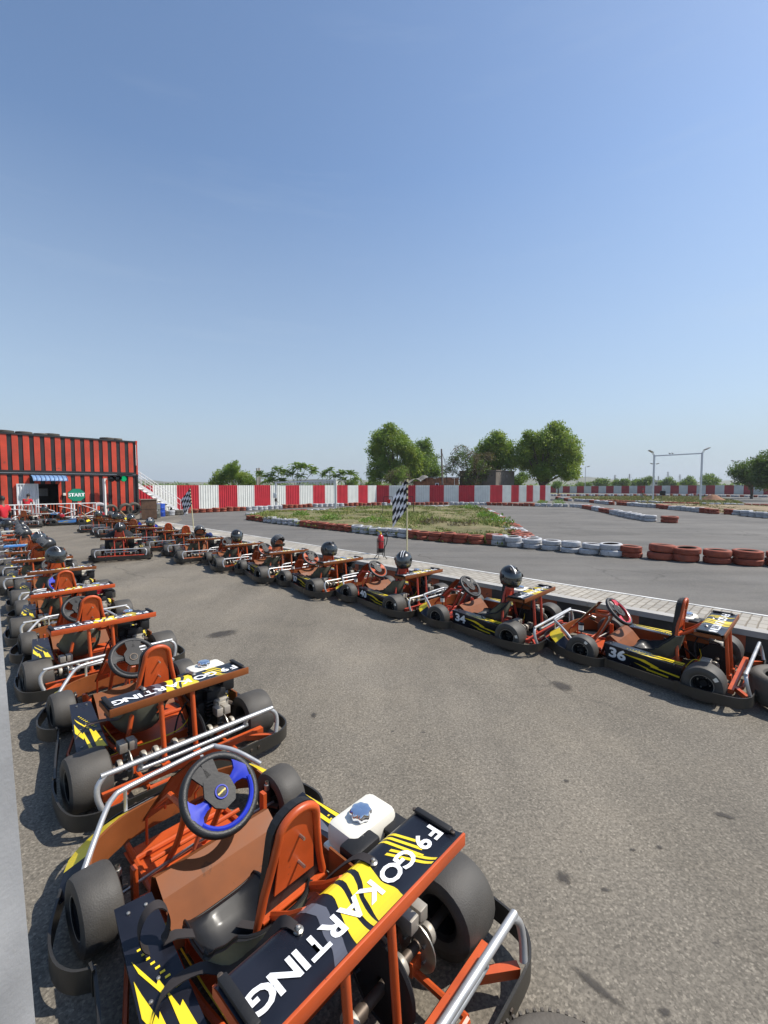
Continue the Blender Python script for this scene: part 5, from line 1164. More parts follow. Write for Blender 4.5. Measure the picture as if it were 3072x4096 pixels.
for z, q in ((.205, .2), (.765, .3)):
    kk = list(HPROTO)[0]; o = copy_tree(HPROTO[kk]); o.location = ca+cp(.28, .36, z); o.rotation_euler = (0, 0, R(110+q*60)); tag(o, 'helmet stored on the %s shelf of the brown cabinet' % ('lower' if z < .5 else 'upper'), 'helmet', 'helmets in the cabinet')
DG = mat('drum_grey', (.11, .115, .105), .5, var=.25, scale=3, wear=(.2, .17, .13), wear_amt=.3); DB = mat('drum_blue', (.012, .055, .34), .35, var=.15, wear=(.2, .2, .25), wear_amt=.06)
def drum(p, m, label, r_=.29, h=.88):
    d = thing('drum', label, 'drum', p); b = MB(); pr = [(.001, 0), (r_, 0), (r_+.01, .02)]
    for z in (.30, .60): pr += [(r_, z*h/.9-.03), (r_+.015, z*h/.9), (r_, z*h/.9+.03)]
    pr += [(r_+.01, h-.02), (r_, h), (r_-.02, h-.02), (.001, h-.02)]; b.lathe(pr, 24, 'z'); b.build('drum_body', m, d); return d
p = at(622, 2072); d = drum(p, DG, 'grey metal drum with a pale round emblem beside the cabinet')
b = MB(); fz = (Vector((0, 0, 0))-p).normalized(); fz.z = 0; side = Vector((-fz.y, fz.x, 0))
cpt = [fz*math.sqrt(max(0, .303**2-(.12*math.cos(a))**2))+side*(.12*math.cos(a))+Vector((0, 0, .50+.12*math.sin(a))) for a in [2*PI*k/20 for k in range(20)]]; b.poly(cpt, 0)
for sg_ in (-1, 1): b.poly([fz*.307+Vector((0, 0, .45)), fz*.306+side*(sg_*.035)+Vector((0, 0, .52)), fz*.303+side*(sg_*.085)+Vector((0, 0, .555)), fz*.306+side*(sg_*.03)+Vector((0, 0, .55)), fz*.307+Vector((0, 0, .50))][::sg_], 1)
b.build('emblem', [WHITEV, BLACKM], d)
drum(at(643, 2066), DB, 'bright blue plastic drum beside the grey drum', .27, .86)
one_tyre(at(669, 2049)+Vector((0, 0, .34)), .72, .2, 'b', 0, 'worn brown tyre standing upright beside the blue drum', (R(80), 0, R(20)))
for px, py, cs_, lab in [(624, 2067, 'b', 'black tyre under the grey drum'), (648, 2065, 'bb', 'black tyre of the small stack by the blue drum'), (674, 2063, 'ww', 'white tyre of the small stack by the stair foot'), (697, 2061, 'bb', 'black tyre of the stack right of the white pair by the stair'), (713, 2060, 'bb', 'black tyre of the second dark stack by the stair'), (728, 2058, 'ww', 'white tyre in the pair next to the red tyres by the stair')]:
    p = at(px, py)+Vector((0, .25, 0))
    for l, c_ in enumerate(cs_): one_tyre(p+Vector((random.uniform(-.03, .03), 0, .09+.17*l)), .56, .17, c_, l, lab, (0, 0, l), None if len(cs_) == 1 else lab.replace('tyre', 'tyres'))
# tyres near the camera
one_tyre(Vector((3.78, 4.03, .16)), .66, .28, 'b', 2, 'worn black car tyre lying behind kart 36 at the right frame edge', (0, 0, .4))
one_tyre(Vector((.568, 1.213, .10)), .58, .2, 'b', 0, 'black tyre lying at the bottom frame edge behind the nearest kart', (0, 0, .4))
# ------------------------------------------------------------------ flags
FB = mat('flag_black', (.018, .016, .018), .8); FWH = mat('flag_white', (.72, .71, .74), .8); BAMB = mat('cane', (.56, .50, .30), .55, var=.12, scale=3)
def flag(base, H_, lean, fw, fh, label, side):
    f = thing('chequered_flag', label, 'flag', base); b = MB(); top = Vector((lean, 0, H_)); b.tube([(0, 0, 0), top*.62], .020, 8, mi=0); b.tube([top*.62, top], .022, 8, mi=0)
    for k in range(10):
        if k % 2 == 0: b.tube([top*(.62+.038*k), top*(.62+.038*(k+1))], .0235, 8, mi=1)
    b.lathe([(.026, 0), (.026, .02), (.001, .03)], 8, 'z', top, mi=1)
    b.build('pole', [BAMB, FB], f); b = MB(); nx, ny = 4, 7; sub = 4; V = {}
    def P(u, v):
        # cloth hangs from the pole (v down the pole, u outward) and droops
        p = top*(1-.40*v*fh/ (fh)) if False else top+(-top.normalized())*(v*fh)
        drop = u*fw*(.80+.25*u); out = fw*u*.62
        return p+Vector((side*(-out), .055*math.sin(5*u+3*v)*u, -drop*.78+.02*math.sin(7*v)))
    for i in range(nx):
        for j in range(ny):
            rows = [[P((i+a/sub)/nx, (j+c/sub)/ny) for a in range(sub+1)] for c in range(sub+1)]; b.grid(rows, (i+j) % 2)
    b.build('cloth', [FB, FWH], f); return f
f1 = Vector((.57, 11.05, KH)); flag(f1, 1.83, 0, .58, .76, 'near chequered flag on a pale cane pole standing on the paved kerb', 1)
f2 = Vector((-7.28, 17.08, KH)); flag(f2, 1.55, -.10, .52, .66, 'far chequered flag on a thin leaning pole at the kerb', 1)
# ------------------------------------------------------------------ fire extinguisher on a stand
ep = Vector((-.075, 10.20, KH)); ex_ = thing('fire_extinguisher', 'red fire extinguisher with yellow handle held in a black four legged stand', 'extinguisher', ep)
EXR = mat('extinguisher_red', (.50, .012, .02), .25, var=.08, coat=.5); b = MB(); zb_ = .22
b.lathe([(.001, zb_+.10), (.088, zb_+.10), (.090, zb_+.44), (.080, zb_+.485), (.045, zb_+.52), (.03, zb_+.53), (.001, zb_+.535)], 24); b.build('cylinder', EXR, ex_)
b = MB(); b.lathe([(.001, zb_), (.086, zb_), (.091, zb_+.02), (.091, zb_+.10), (.088, zb_+.105)], 24); b.build('base_boot', BLACKM, ex_)
b = MB(); b.lathe([(.028, zb_+.53), (.03, zb_+.56), (.02, zb_+.58), (.001, zb_+.59)], 12, mi=0); b.bar((.02, 0, zb_+.60), (-.12, -.02, zb_+.66), .02, .016, 0); b.bar((.02, 0, zb_+.575), (-.12, -.02, zb_+.575), .018, .014, 1); b.bar((-.03, 0, zb_+.58), (-.03, 0, zb_+.63), .02, .02, 0); b.build('handle', [YELL, BLACKM], ex_)
b = MB(); b.tube([(.03, 0, zb_+.57), (.14, .0, zb_+.58), (.20, .01, zb_+.46), (.18, .01, zb_+.25), (.13, .0, zb_+.14), (.11, 0, zb_+.06)], .013, 8, sub=5); b.lathe([(.014, 0), (.024, -.08)], 10, 'z', (.11, 0, zb_+.10)); b.build('hose', BLACKM, ex_)
b = MB()
for k in range(4):
    a = PI/4+k*PI/2+.3; c_, s_ = math.cos(a), math.sin(a); b.tube([(.125*c_, .125*s_, .62), (.125*c_, .125*s_, .16), (.14*c_, .14*s_, .09), (.22*c_, .22*s_, .0)], .012, 6, sub=2)
for z in (.20, .54): b.tube([(.122*math.cos(2*PI*k/20), .122*math.sin(2*PI*k/20), z) for k in range(20)], .009, 6, closed=True)
b.tube([(-.12, 0, .20), (.12, 0, .20)], .009, 6); b.tube([(0, -.12, .204), (0, .12, .204)], .009, 6)
b.build('stand', BLACKM, ex_); ex_.scale = (.74, .74, .74)
# grey post at the left frame edge, close to the camera
GP = mat('post_grey', (.25, .26, .275), .65, var=.22, scale=3.5, wear=(.30, .24, .17), wear_amt=.16, wscale=6, bump=.15, dust=.12)
pb = at(130, 4350, 0) if False else None
q1 = at_y(13, 2595, 1.32); q2 = at_y(142, 4096, 1.32); dv = (q2-q1); base = q2+dv*((0-q2.z)/dv.z); tp = q1+dv*((2.75-q1.z)/dv.z)
po = thing('metal_post', 'pale grey painted metal post leaning at the left frame edge', 'post', base); b = MB()
wv = Vector((-.10, 0, 0)); dp = Vector((-.03, -.10, 0)) 
bb_, tt_ = base*1.0, tp*1.0
b.add([bb_, bb_+wv, bb_+wv+dp, bb_+dp, tt_, tt_+wv, tt_+wv+dp, tt_+dp], [(3, 2, 1, 0), (4, 5, 6, 7), (0, 1, 5, 4), (1, 2, 6, 5), (2, 3, 7, 6), (3, 0, 4, 7)]); o = b.build('post_shaft', GP, po); o.location = -base
b = MB(); qb = base+(tp-base)*((1.62-base.z)/(tp.z-base.z)); b.lathe([(.001, .012), (.007, .010), (.007, 0)], 6, 'x', qb+Vector((-.002, -.03, 0))); o = b.build('bolt', GP, po); o.location = -base
b = MB(); b.box(base+Vector((-.06, -.05, .012)), (.20, .20, .024), 0, bev=.004); o = b.build('base_plate', GP, po); o.location = -base
# ------------------------------------------------------------------ trees
def tree(label, base, H_, lobes, nleaf, lsz, leafm, seed, trunk=(.22, .08), th=2.2, group=None, name='broadleaf_tree', dens=9, droop=.0, barkm=None, sparse=False):
    """lobes: (dx, dy, z, r) in metres"""
    rnd = random.Random(seed); root = thing(name, label, 'tree', base, 0, group); b = MB()
    b.tube([(0, 0, -.1), (.06, .03, th*.5), (-.03, .05, th)], (trunk[0], trunk[0]*.72), 9, sub=3)
    for dx, dy, z, r_ in lobes:
        m1 = Vector((dx*.35, dy*.35, th+(z-th)*.45)); e = Vector((dx*.85, dy*.85, z)); b.tube([(-.03, .05, th*.92), m1, e], (trunk[0]*.5, trunk[1]*.35), 6, sub=3)
        for k in range(4):
            q = e+rdir(rnd, .2)*r_*.8; b.tube([m1.lerp(e, .6), e.lerp(q, .5)+rdir(rnd)*.1, q], (trunk[1]*.4, .012), 4, sub=2)
    b.build('trunk', barkm or BARK, root)
    V, F, M = [], [], []; tot = sum(l[3]**2 for l in lobes); nc = max(1, nleaf//dens)
    for dx, dy, z, r_ in lobes:
        for k in range(int(nc*r_**2/tot)):
            d = rdir(rnd); q = Vector((dx, dy, z))+Vector((d.x*r_, d.y*r_, d.z*r_*.86))*(rnd.random()**.45)*(1+.34*NZ.noise(d*2.6+Vector((dx, dy, seed))))
            mi = 0 if NZ.noise(q*.9+Vector((seed, 0, 0))) < .05 else 1
            cd = rdir(rnd, .3)
            for j in range(dens):
                p = q+rdir(rnd)*lsz*1.5*rnd.random()**.5; add_leaf(V, F, p, (cd*.5+rdir(rnd, -droop)), lsz*rnd.uniform(.8, 1.35), lsz*.52*rnd.uniform(.7, 1.2), rnd); M.append(mi)
    b = MB(); b.v = [tuple(v) for v in V]; b.f = F; b.m = M; b.s = [False]*len(F); b.build('crown', leafm, root); return root
def TP(px, Y): return Vector(((px-1536)/FPX*Y, Y, 0))
def lobes_from(px_list, Y, px0, rnd_seed=1, dep=1.0):
    """(photo x, photo y, radius px) -> lobes round the trunk at px0"""
    rnd = random.Random(rnd_seed); out = []
    for x, y, r_ in px_list:
        p = at_y(x, y, Y); out.append((p.x-(px0-1536)/FPX*Y, rnd.uniform(-1, 1)*dep, p.z, r_/FPX*Y))
    return out
Y = 68.; tree('large rounded light green tree behind the brick huts, left of the bare one', TP(1580, Y), 9, lobes_from([(1560, 1760, 58), (1505, 1800, 42), (1535, 1850, 62), (1620, 1800, 48), (1650, 1830, 48), (1590, 1890, 60), (1500, 1900, 38), (1650, 1890, 45), (1560, 1720, 28), (1520, 1760, 40), (1600, 1755, 35)], Y, 1580, 1, 1.6), 32000, .28, [LG, LY], 11, (.32, .14), 2.2, 'big trees behind the fence')
Y = 72.; tree('darker green tree beside the wooden pole behind the huts', TP(1690, Y), 8, lobes_from([(1690, 1800, 45), (1725, 1840, 35), (1690, 1870, 55), (1740, 1890, 35), (1650, 1900, 45), (1705, 1775, 25)], Y, 1690, 2, 1.2), 12000, .29, [LD, LG], 12, (.25, .1), 2.2, 'big trees behind the fence')
Y = 66.; tree('green tree standing behind the grey concrete block', TP(1990, Y), 8, lobes_from([(1975, 1775, 45), (1940, 1800, 40), (2020, 1800, 45), (1990, 1840, 55), (1930, 1850, 45), (2040, 1850, 40), (1985, 1750, 28)], Y, 1990, 3, 1.4), 18000, .28, [LG, LY], 13, (.28, .12), 2.4, 'big trees behind the fence')
Y = 65.; tree('broadest dark green tree at the right end of the striped fence', TP(2165, Y), 10, lobes_from([(2215, 1740, 48), (2160, 1770, 50), (2110, 1780, 38), (2080, 1820, 32), (2240, 1790, 58), (2285, 1830, 42), (2310, 1855, 26), (2180, 1830, 62), (2120, 1850, 45), (2240, 1870, 50), (2290, 1890, 32), (2160, 1890, 45), (2205, 1715, 26), (2100, 1745, 22), (2255, 1895, 30)], Y, 2165, 4, 2.0), 40000, .28, [LG, LY], 14, (.38, .15), 2.0, 'big trees behind the fence')
Y = 61.; tree('sparse brownish half bare tree in front of the grey concrete block', TP(1890, Y), 7, lobes_from([(1850, 1820, 48), (1900, 1850, 55), (1820, 1850, 35), (1930, 1890, 50), (1870, 1900, 45), (1800, 1880, 28), (1950, 1830, 25), (1880, 1930, 40)], Y, 1890, 5, 1.2), 9000, .20, [LB, LD], 15, (.16, .1), 1.8, None, 'sparse_tree', 5, .3, BARKG)
Y = 58.; tree('low twiggy grey green bush behind the near flag', TP(1585, Y), 4, lobes_from([(1575, 1905, 30), (1610, 1890, 32), (1555, 1915, 22), (1620, 1915, 25)], Y, 1585, 6, .8), 4000, .15, [LB, LG], 16, (.05, .06), .8, None, 'bush', 4, -.6, BARKG)
Y = 60.; tree('round loose bush rising above the left part of the fence', TP(935, Y), 5, lobes_from([(930, 1900, 40), (890, 1910, 32), (975, 1915, 35), (945, 1870, 24), (915, 1880, 24), (1000, 1935, 30), (880, 1935, 28)], Y, 935, 7, 1.2), 11000, .22, [LG, LY], 17, (.14, .08), 1.2, None, 'bush')
def frond_tree(label, px, Y, tops, seed):
    """young tree with long feathery compound leaves gathered in umbrella tufts"""
    rnd = random.Random(seed); base = TP(px, Y); root = thing('feathery_tree', label, 'tree', base, 0, 'feathery young trees beyond the fence'); b = MB(); V, F, M = [], [], []
    for x, y, s in tops:
        e = at_y(x, y, Y)-base+Vector((0, rnd.uniform(-.5, .5), 0)); s = s/FPX*Y
        b.tube([(0, 0, 0), Vector((e.x*.3, e.y*.3, e.z*.55)), e], (.07, .022), 6, sub=3)
        for k in range(22):
            a = rnd.uniform(0, 6.28); el = rnd.uniform(-.1, 1.25); d = Vector((math.cos(a)*math.cos(el), math.sin(a)*math.cos(el), math.sin(el))); L_ = s*rnd.uniform(.75, 1.2); prev = e
            for q in range(1, 8):
                t = q/7; p = e+d*L_*t+Vector((0, 0, -.50*L_*t*t)); sd = d.cross(Vector((0, 0, 1))).normalized()
                for sg_ in (-1, 1): add_leaf(V, F, p, sd*sg_+d*.5+Vector((0, 0, -.25)), .34*s*(1-.6*abs(t-.45)), .12*s, rnd); M.append(k % 2)
    b.build('trunk', BARKG, root); b = MB(); b.v = [tuple(v) for v in V]; b.f = F; b.m = M; b.s = [False]*len(F); b.build('crown', [LD, LG], root)
frond_tree('short feathery tree beside the twin concrete posts', 1040, 58, [(1045, 1898, 30), (1065, 1905, 26), (1085, 1920, 30)], 21)
frond_tree('leftmost tall feathery tree above the fence', 1110, 57, [(1110, 1880, 36), (1130, 1890, 30), (1085, 1902, 30), (1075, 1925, 34), (1125, 1925, 34)], 22)
frond_tree('tallest feathery tree with two wide tufts above the fence', 1190, 57, [(1188, 1868, 42), (1225, 1868, 42), (1255, 1885, 32), (1165, 1900, 34), (1205, 1905, 30)], 23)
frond_tree('slender feathery tree left of the white gantry post', 1320, 60, [(1318, 1882, 30), (1300, 1900, 28), (1340, 1905, 28)], 24)
frond_tree('feathery tree right of the white gantry post', 1395, 60, [(1368, 1895, 34), (1405, 1898, 36), (1425, 1915, 26), (1375, 1920, 30)], 25)
Y = 95.
for i, (px, Y, ps, lab, n) in enumerate([(3005, 70, [(2975, 1880, 45), (3010, 1890, 50), (2965, 1910, 35), (3040, 1915, 50), (2930, 1890, 22)], 'dark broad tree behind the far wall near the right lamp post', 9000), (3100, 60, [(3050, 1860, 45), (3090, 1850, 60), (3110, 1900, 60), (3040, 1910, 40), (3060, 1880, 45), (3060, 1930, 26), (3090, 1935, 26), (3030, 1932, 20)], 'large dark tree cut by the right frame edge', 11000), (2845, 130, [(2840, 1918, 26), (2820, 1928, 20), (2866, 1925, 22)], 'rounded dark tree just right of the gantry', 3000), (2760, 150, [(2758, 1925, 20), (2735, 1932, 14), (2778, 1933, 14)], 'tree behind the far wall inside the gantry, to the right', 2400), (2670, 170, [(2672, 1926, 16), (2650, 1934, 12), (2692, 1934, 12)], 'pale tree right of the white house', 2000), (2575, 150, [(2578, 1930, 20), (2595, 1920, 14), (2562, 1932, 14)], 'tree just left of the white house', 2200), (2535, 170, [(2535, 1934, 13), (2545, 1930, 12)], 'small tree between the white house and the leafy row', 1500), (2490, 160, [(2492, 1929, 17), (2470, 1934, 15), (2510, 1933, 14)], 'middle tree of the row behind the far wall', 2200), (2410, 165, [(2405, 1930, 17), (2425, 1931, 16), (2388, 1936, 12)], 'leftmost rounded tree of the row behind the far wall', 2200), (2330, 150, [(2330, 1941, 10), (2310, 1942, 9), (2350, 1940, 10)], 'low shrubby tree near the left lamp post', 1300), (2232, 110, [(2235, 1938, 14), (2222, 1943, 10)], 'small bush between the fence end and the far wall', 1200), (2075, 80, [(2075, 1920, 26), (2095, 1905, 20), (2060, 1935, 18)], 'small leafy tree between the concrete block and the broad tree', 3000), (1415, 90, [(1415, 1932, 18), (1395, 1936, 14)], 'dark shrub left of the big rounded tree', 1500), (1500, 110, [(1490, 1936, 14), (1470, 1940, 9), (1515, 1938, 10)], 'low shrub left of the brick huts', 1500)]):
    tree(lab, TP(px, Y), 5, lobes_from(ps, Y, px, 60+i, Y*.008), n, .27*max(1, Y/80), [LD, LDD] if i < 2 else [LD, LG] if i % 3 else [LG, LD], 70+i, (.2, .1), 1.4, 'trees behind the far wall')
# far wood along the foot of the hills
V, F, M = [], [], []; rnd = random.Random(5)
for k in range(16000):
    px = rnd.uniform(-500, 3700); Yd = rnd.uniform(260, 520); g = NZ.noise(Vector((px*.012, Yd*.01, 1)))
    if g < -.15: continue
    hgt = (2.4+3.2*max(0, g))*rnd.random()**.6; p = Vector(((px-1536)/FPX*Yd, Yd, hgt)); add_leaf(V, F, p, rdir(rnd, .2), rnd.uniform(1.0, 2.2), rnd.uniform(.7, 1.5), rnd); M.append(rnd.randrange(2))
b = MB(); b.v = [tuple(v) for v in V]; b.f = F; b.m = M; b.s = [False]*len(F); tag(b.build('far_wood', [LD, LG]), 'hazy belt of scrub and trees at the foot of the hills', 'wood', kind='stuff')
# hills
HILL = mat('hill_scrub', (.12, .115, .06), .95, var=.3, scale=.02)
rows = []
for j in range(7):
    row = []
    for i in range(121):
        px = -2200+i*65; Yd = 900+j*90; t = j/6
        prof = 13+26*max(0, NZ.noise(Vector((px*.0017, 4.2, 0)))+.22)+5*NZ.noise(Vector((px*.008, 1.3, 0)))
        prof *= 1.0 if px > 700 else 1.15
        row.append(Vector(((px-1536)/FPX*Yd, Yd, prof*math.sin(min(1, t*1.25)*PI/2)*(1 if t < .9 else .8)+3*NZ.noise(Vector((px*.02, Yd*.02, 7))))))
    rows.append(row)
b = MB(); b.grid(rows, 0); tag(b.build('hills', HILL), kind='structure')
# ------------------------------------------------------------------ huts, block, houses
BRICK = mat('old_brick', (.27, .12, .06), .9, var=.35, scale=3.5, wear=(.10, .075, .055), wear_amt=.35, wscale=3, bump=.5, bscale=12); MUD = mat('weathered_concrete', (.16, .135, .11), .9, var=.3, scale=.6, wear=(.08, .07, .06), wear_amt=.35, wscale=1.5, bump=.3, bscale=10); TARP = mat('grey_tarp', (.22, .20, .175), .8, var=.35, scale=2); ROOFG = mat('tin_roof', (.24, .215, .19), .7, var=.3, scale=2)
def house_box(root, x0, x1, Yf, dp, z1, m, nm='wall', jag=.0):
    a, c = at_y(x0, 1942, Yf), at_y(x1, 1942, Yf); b = MB(); n = max(2, int((c.x-a.x)/.4)); rnd = random.Random(int(x0)); tp_ = [Vector((a.x+(c.x-a.x)*i/n, Yf, z1+rnd.uniform(-jag, jag))) for i in range(n+1)]
    b.prism([Vector((a.x, Yf, 0))]+[Vector((c.x, Yf, 0))]+list(reversed(tp_)), (0, dp, 0)); b.build(nm, m, root); return a.x, c.x
h = thing('brick_hut', 'long low crumbling brick hut with a small white window behind the fence', 'hut')
xa, xc = house_box(h, 1700, 1835, 60.5, 5, 2.05+(1942-1912)/FPX*60.5, BRICK, jag=.06)
b = MB(); p0, p1 = at_y(1741, 1932, 60.4), at_y(1755, 1948, 60.4); b.box(((p0.x+p1.x)/2, 60.42, (p0.z+p1.z)/2), (p1.x-p0.x, .12, abs(p0.z-p1.z))); b.build('window', FWH, h); b = MB(); b.box(((p0.x+p1.x)/2, 60.40, (p0.z+p1.z)/2), ((p1.x-p0.x)*.6, .12, abs(p0.z-p1.z)*.7)); b.build('pane', DARK, h.children[1])
b = MB(); zz = 2.05+(1942-1912)/FPX*60.5; rnd = random.Random(4)
for i in range(16): x = xa+(xc-xa)*(i+.5)/16; b.box((x, 61.5+rnd.uniform(-.3, .3), zz+.08), ((xc-xa)/15, 2.6, .05), 0, Matrix.Rotation(rnd.uniform(-.06, .06), 3, 'Y'))
b.build('roof', ROOFG, h)
h = thing('lean_to', 'small brick shelter with a sagging grey tarpaulin roof beside the flag', 'shelter')
xa, xc = house_box(h, 1660, 1706, 59.8, 3.5, 2.05+(1942-1925)/FPX*59.8, BRICK, jag=.05); rows = []
for j in range(7):
    row = []
    for i in range(13):
        q = at_y(1610+i*8.5, 1942, 59.3); z = 2.05+(1942-(1934-i*1.9+4*math.sin(i*.8+j*.5)))/FPX*59.5; row.append(Vector((q.x, 59.2+j*.6, z+.10*math.sin(i*1.3)+.05*j)))
    rows.append(row)
b = MB(); b.grid(rows, 0); b.build('tarpaulin', TARP, h)
b = MB()
for px in (1612, 1640): q = at_y(px, 1942, 59.4); b.tube([(q.x, 59.4, 0), (q.x, 59.4, 2.3)], .05, 6)
b.build('prop', BARKG, h)
h = thing('concrete_block', 'flat roofed weathered grey concrete building behind the sparse tree', 'building'); 
cA, cB, cC = at_y(1838, 1942, 64.5), at_y(1983, 1942, 60.5), at_y(2057, 1942, 66); zt_ = CAM_H+(1942-1885)/FPX*62
for v in (cA, cB, cC): v.z = 0
cD = cA+cC-cB; b = MB(); b.prism([cA, cB, cC, cD], (0, 0, zt_)); b.build('wall', MUD, h); mid_ = (cA+cC)/2
b = MB(); b.prism([mid_+(v-mid_)*1.03+Vector((0, 0, zt_+.002)) for v in (cA, cB, cC, cD)], (0, 0, .13)); b.build('roof', MUD, h)
b = MB(); b.bar(cB+(cC-cB)*.55+Vector((.02, -.03, zt_-.9)), cB+(cC-cB)*.55+Vector((.02, -.03, zt_-.5)), .14); b.build('bracket', ROOFG, h)
PALE = mat('pale_plaster', (.55, .53, .49), .85, var=.1); WIN = mat('dark_window', (.05, .055, .06), .3)
def far_block(x0, x1, ytop, Yd, lab, nx, nz, zb_=0):
    h = thing('far_building', lab, 'building'); a, c = at_y(x0, 1942, Yd), at_y(x1, 1942, Yd); zt_ = CAM_H+(1942-ytop)/FPX*Yd; b = MB(); b.box(((a.x+c.x)/2, Yd+5, zt_/2), (c.x-a.x, 10, zt_)); b.build('wall', PALE, h); W_ = c.x-a.x
    for j in range(nz):
        for i in range(nx):
            b = MB(); b.box((a.x+W_*(i+.5)/nx, Yd-.05, zt_*(1-(j+.55)/(nz+1.2))), (W_/nx*.5, .3, zt_/(nz+1.2)*.45)); b.build('window', WIN, h)
    b = MB(); b.box(((a.x+c.x)/2, Yd+4.9, zt_+.2), (W_+.6, 10.8, .4)); b.build('parapet', PALE, h)
far_block(1246, 1345, 1920, 330, 'pale long apartment block with rows of windows far beyond the fence', 9, 3); far_block(1185, 1246, 1922, 345, 'greyer far apartment block left of the pale one', 6, 3)
far_block(2596, 2640, 1924, 190, 'white two storey house behind the far wall inside the gantry', 4, 1); far_block(2686, 2710, 1938, 210, 'low pale house beside the pale tree', 2, 1); far_block(2375, 2395, 1934, 260, 'small pale house left of the tree row', 2, 1)
# poles
def pole(name, label, cat, px, Y, ytop, r_, m, lean=0, group=None):
    p = TP(px, Y); h = CAM_H+(1942-ytop)/FPX*Y; o = thing(name, label, cat, p, 0, group); b = MB(); b.tube([(0, 0, 0), (lean*.5, 0, h*.5), (lean, 0, h)], (r_, r_*.75), 8); b.build('shaft', m, o); return o, h
o, h = pole('utility_pole', 'bent wooden utility pole between the hut and the sparse tree', 'pole', 1772, 58.5, 1797, .13, BARKG, -.25)
b = MB(); 
for k in range(3): b.tube([(-.2, 0, h-.3-.2*k), (.25+.1*k, .2, h*.7), (.5, .3, h*.35)], .02, 4, sub=3)
b.build('cable', DSTEEL, o)
GPC = mat('concrete_pole', (.42, .38, .33), .85, var=.15)
pole('concrete_pole', 'left one of the twin concrete posts above the fence', 'pole', 1030, 59, 1873, .17, GPC); pole('concrete_pole', 'right one of the twin concrete posts above the fence', 'pole', 1039, 59.5, 1872, .17, GPC)
pole('wooden_pole', 'thin dark pole behind the fence left of the big tree', 'pole', 1444, 75, 1911, .08, DSTEEL)
pole('wooden_pole', 'short slim white rod beside the brick hut', 'pole', 1817, 59.5, 1912, .03, FW)
def lamp_post(px, Y, ytop, lab, heads, grp='floodlight posts by the far wall'):
    o, h = pole('light_post', lab, 'light post', px, Y, ytop, .09, SILVER, 0, grp)
    for sx in heads: 
        b = MB(); b.bar((0, 0, h-.05), (sx*.6, 0, h), .06); b.box((sx*.75, -.1, h+.05), (.65, .35, .22), 0, Matrix.Rotation(-.25*sx, 3, 'Y'), bev=.03); b.build('floodlight', CAST, o)
lamp_post(2339, 122, 1867, 'floodlight post left, near the broad tree', (1,)); lamp_post(2935, 112, 1845, 'floodlight post with two heads in front of the right hand trees', (-1, 1)); lamp_post(2613, 115, 1856, 'floodlight post almost hidden behind the gantry leg', (-1, 1))
# gantries
GW = mat('galvanised', (.60, .62, .66), .45, metal=.25, var=.08)
g0, g1 = at(2611, 2003), at(2801, 2005); zA, zB_ = at_y(2611, 1820, g0.y).z, at_y(2801, 1810, g1.y).z
ga = thing('gantry', 'tall galvanised goalpost gantry with two floodlights on the second infield', 'gantry', g0)
def rel(p): return Vector(p)-g0
for p, z in ((g0, zA), (g1, zB_)): b = MB(); b.bar(rel(p), rel(p)+Vector((0, 0, z)), .17, .17); b.box(rel(p)+Vector((0, 0, .05)), (.6, .6, .1)); b.build('leg', GW, ga)
b = MB(); b.bar(rel(g0)+Vector((.14, 0, zA-.12)), rel(g1)+Vector((-.14, 0, zB_-.12)), .14, .15); b.build('beam', GW, ga)
for p, z, sx in ((g0, zA, -1), (g1, zB_, 1)):
    b = MB(); t_ = rel(p)+Vector((0, 0, z)); b.bar(t_-Vector((0, 0, .02)), t_+Vector((sx*.22, 0, .42)), .05); b.bar(t_-Vector((0, 0, .2)), t_+Vector((sx*.45, 0, .42)), .04)
    b.box(t_+Vector((sx*.55, -.1, .48)), (.60, .5, .10), 0, Matrix.Rotation(-.5*sx, 3, 'Y'), bev=.03); b.build('floodlight', CAST, ga)
PIG = mat('pigeon_grey', (.14, .14, .15), .8)
for i, q in enumerate((.33, .39)):
    p = g0.lerp(g1, q)+Vector((0, 0, zA+(zB_-zA)*q)); me = bpy.data.meshes.new('bird'); bm = bmesh.new(); bmesh.ops.create_icosphere(bm, subdivisions=2, radius=1)
    for v in bm.verts:
        x, y, z = v.co; w = 1-.5*max(0, x); v.co = Vector((x*.17, y*.075*w, z*.075*w+.03*x))
        if x < -.55: v.co.z += .06; v.co.x *= .85
    bmesh.ops.create_icosphere(bm, subdivisions=1, radius=.042, matrix=Matrix.Translation((-.14, 0, .10))); bm.to_mesh(me); bm.free(); me.materials.append(PIG)
    tag(link('bird', me, None, p+Vector((0, 0, .07))), ['left bird perched on the gantry beam', 'right bird perched on the gantry beam'][i], 'bird', 'birds on the gantry')
# white portal at the striped fence
p0, p1 = at(1105, 2033), at(1342, 2036); z0_, z1_ = at_y(1104, 1927, p0.y).z, at_y(1342, 1919, p1.y).z; pg = thing('portal_frame', 'white goalpost frame with a switch box standing across the track by the fence', 'gantry', p0); b = MB()
b.bar((0, 0, 0), (0, 0, z0_), .16); b.build('leg', FW, pg); b = MB(); b.bar(p1-p0, p1-p0+Vector((0, 0, z1_)), .17); b.build('leg', FW, pg); b = MB(); b.bar(Vector((0, 0, z0_-.06)), p1-p0+Vector((0, 0, z1_-.06)), .12); b.bar(Vector((.4, 0, z0_-.35)), p1-p0+Vector((-.1, 0, z1_-.22)), .04); b.build('beam', GW, pg)
b = MB(); b.box((-.05, -.16, 1.15), (.34, .16, .42), 0, bev=.02); b.box((.0, -.12, .75), (.2, .1, .25), 1); b.tube([(.05, -.1, .7), (.2, -.1, .5), (.25, -.1, .6)], .02, 5, mi=1); b.build('switch_box', [FW, DSTEEL], pg)
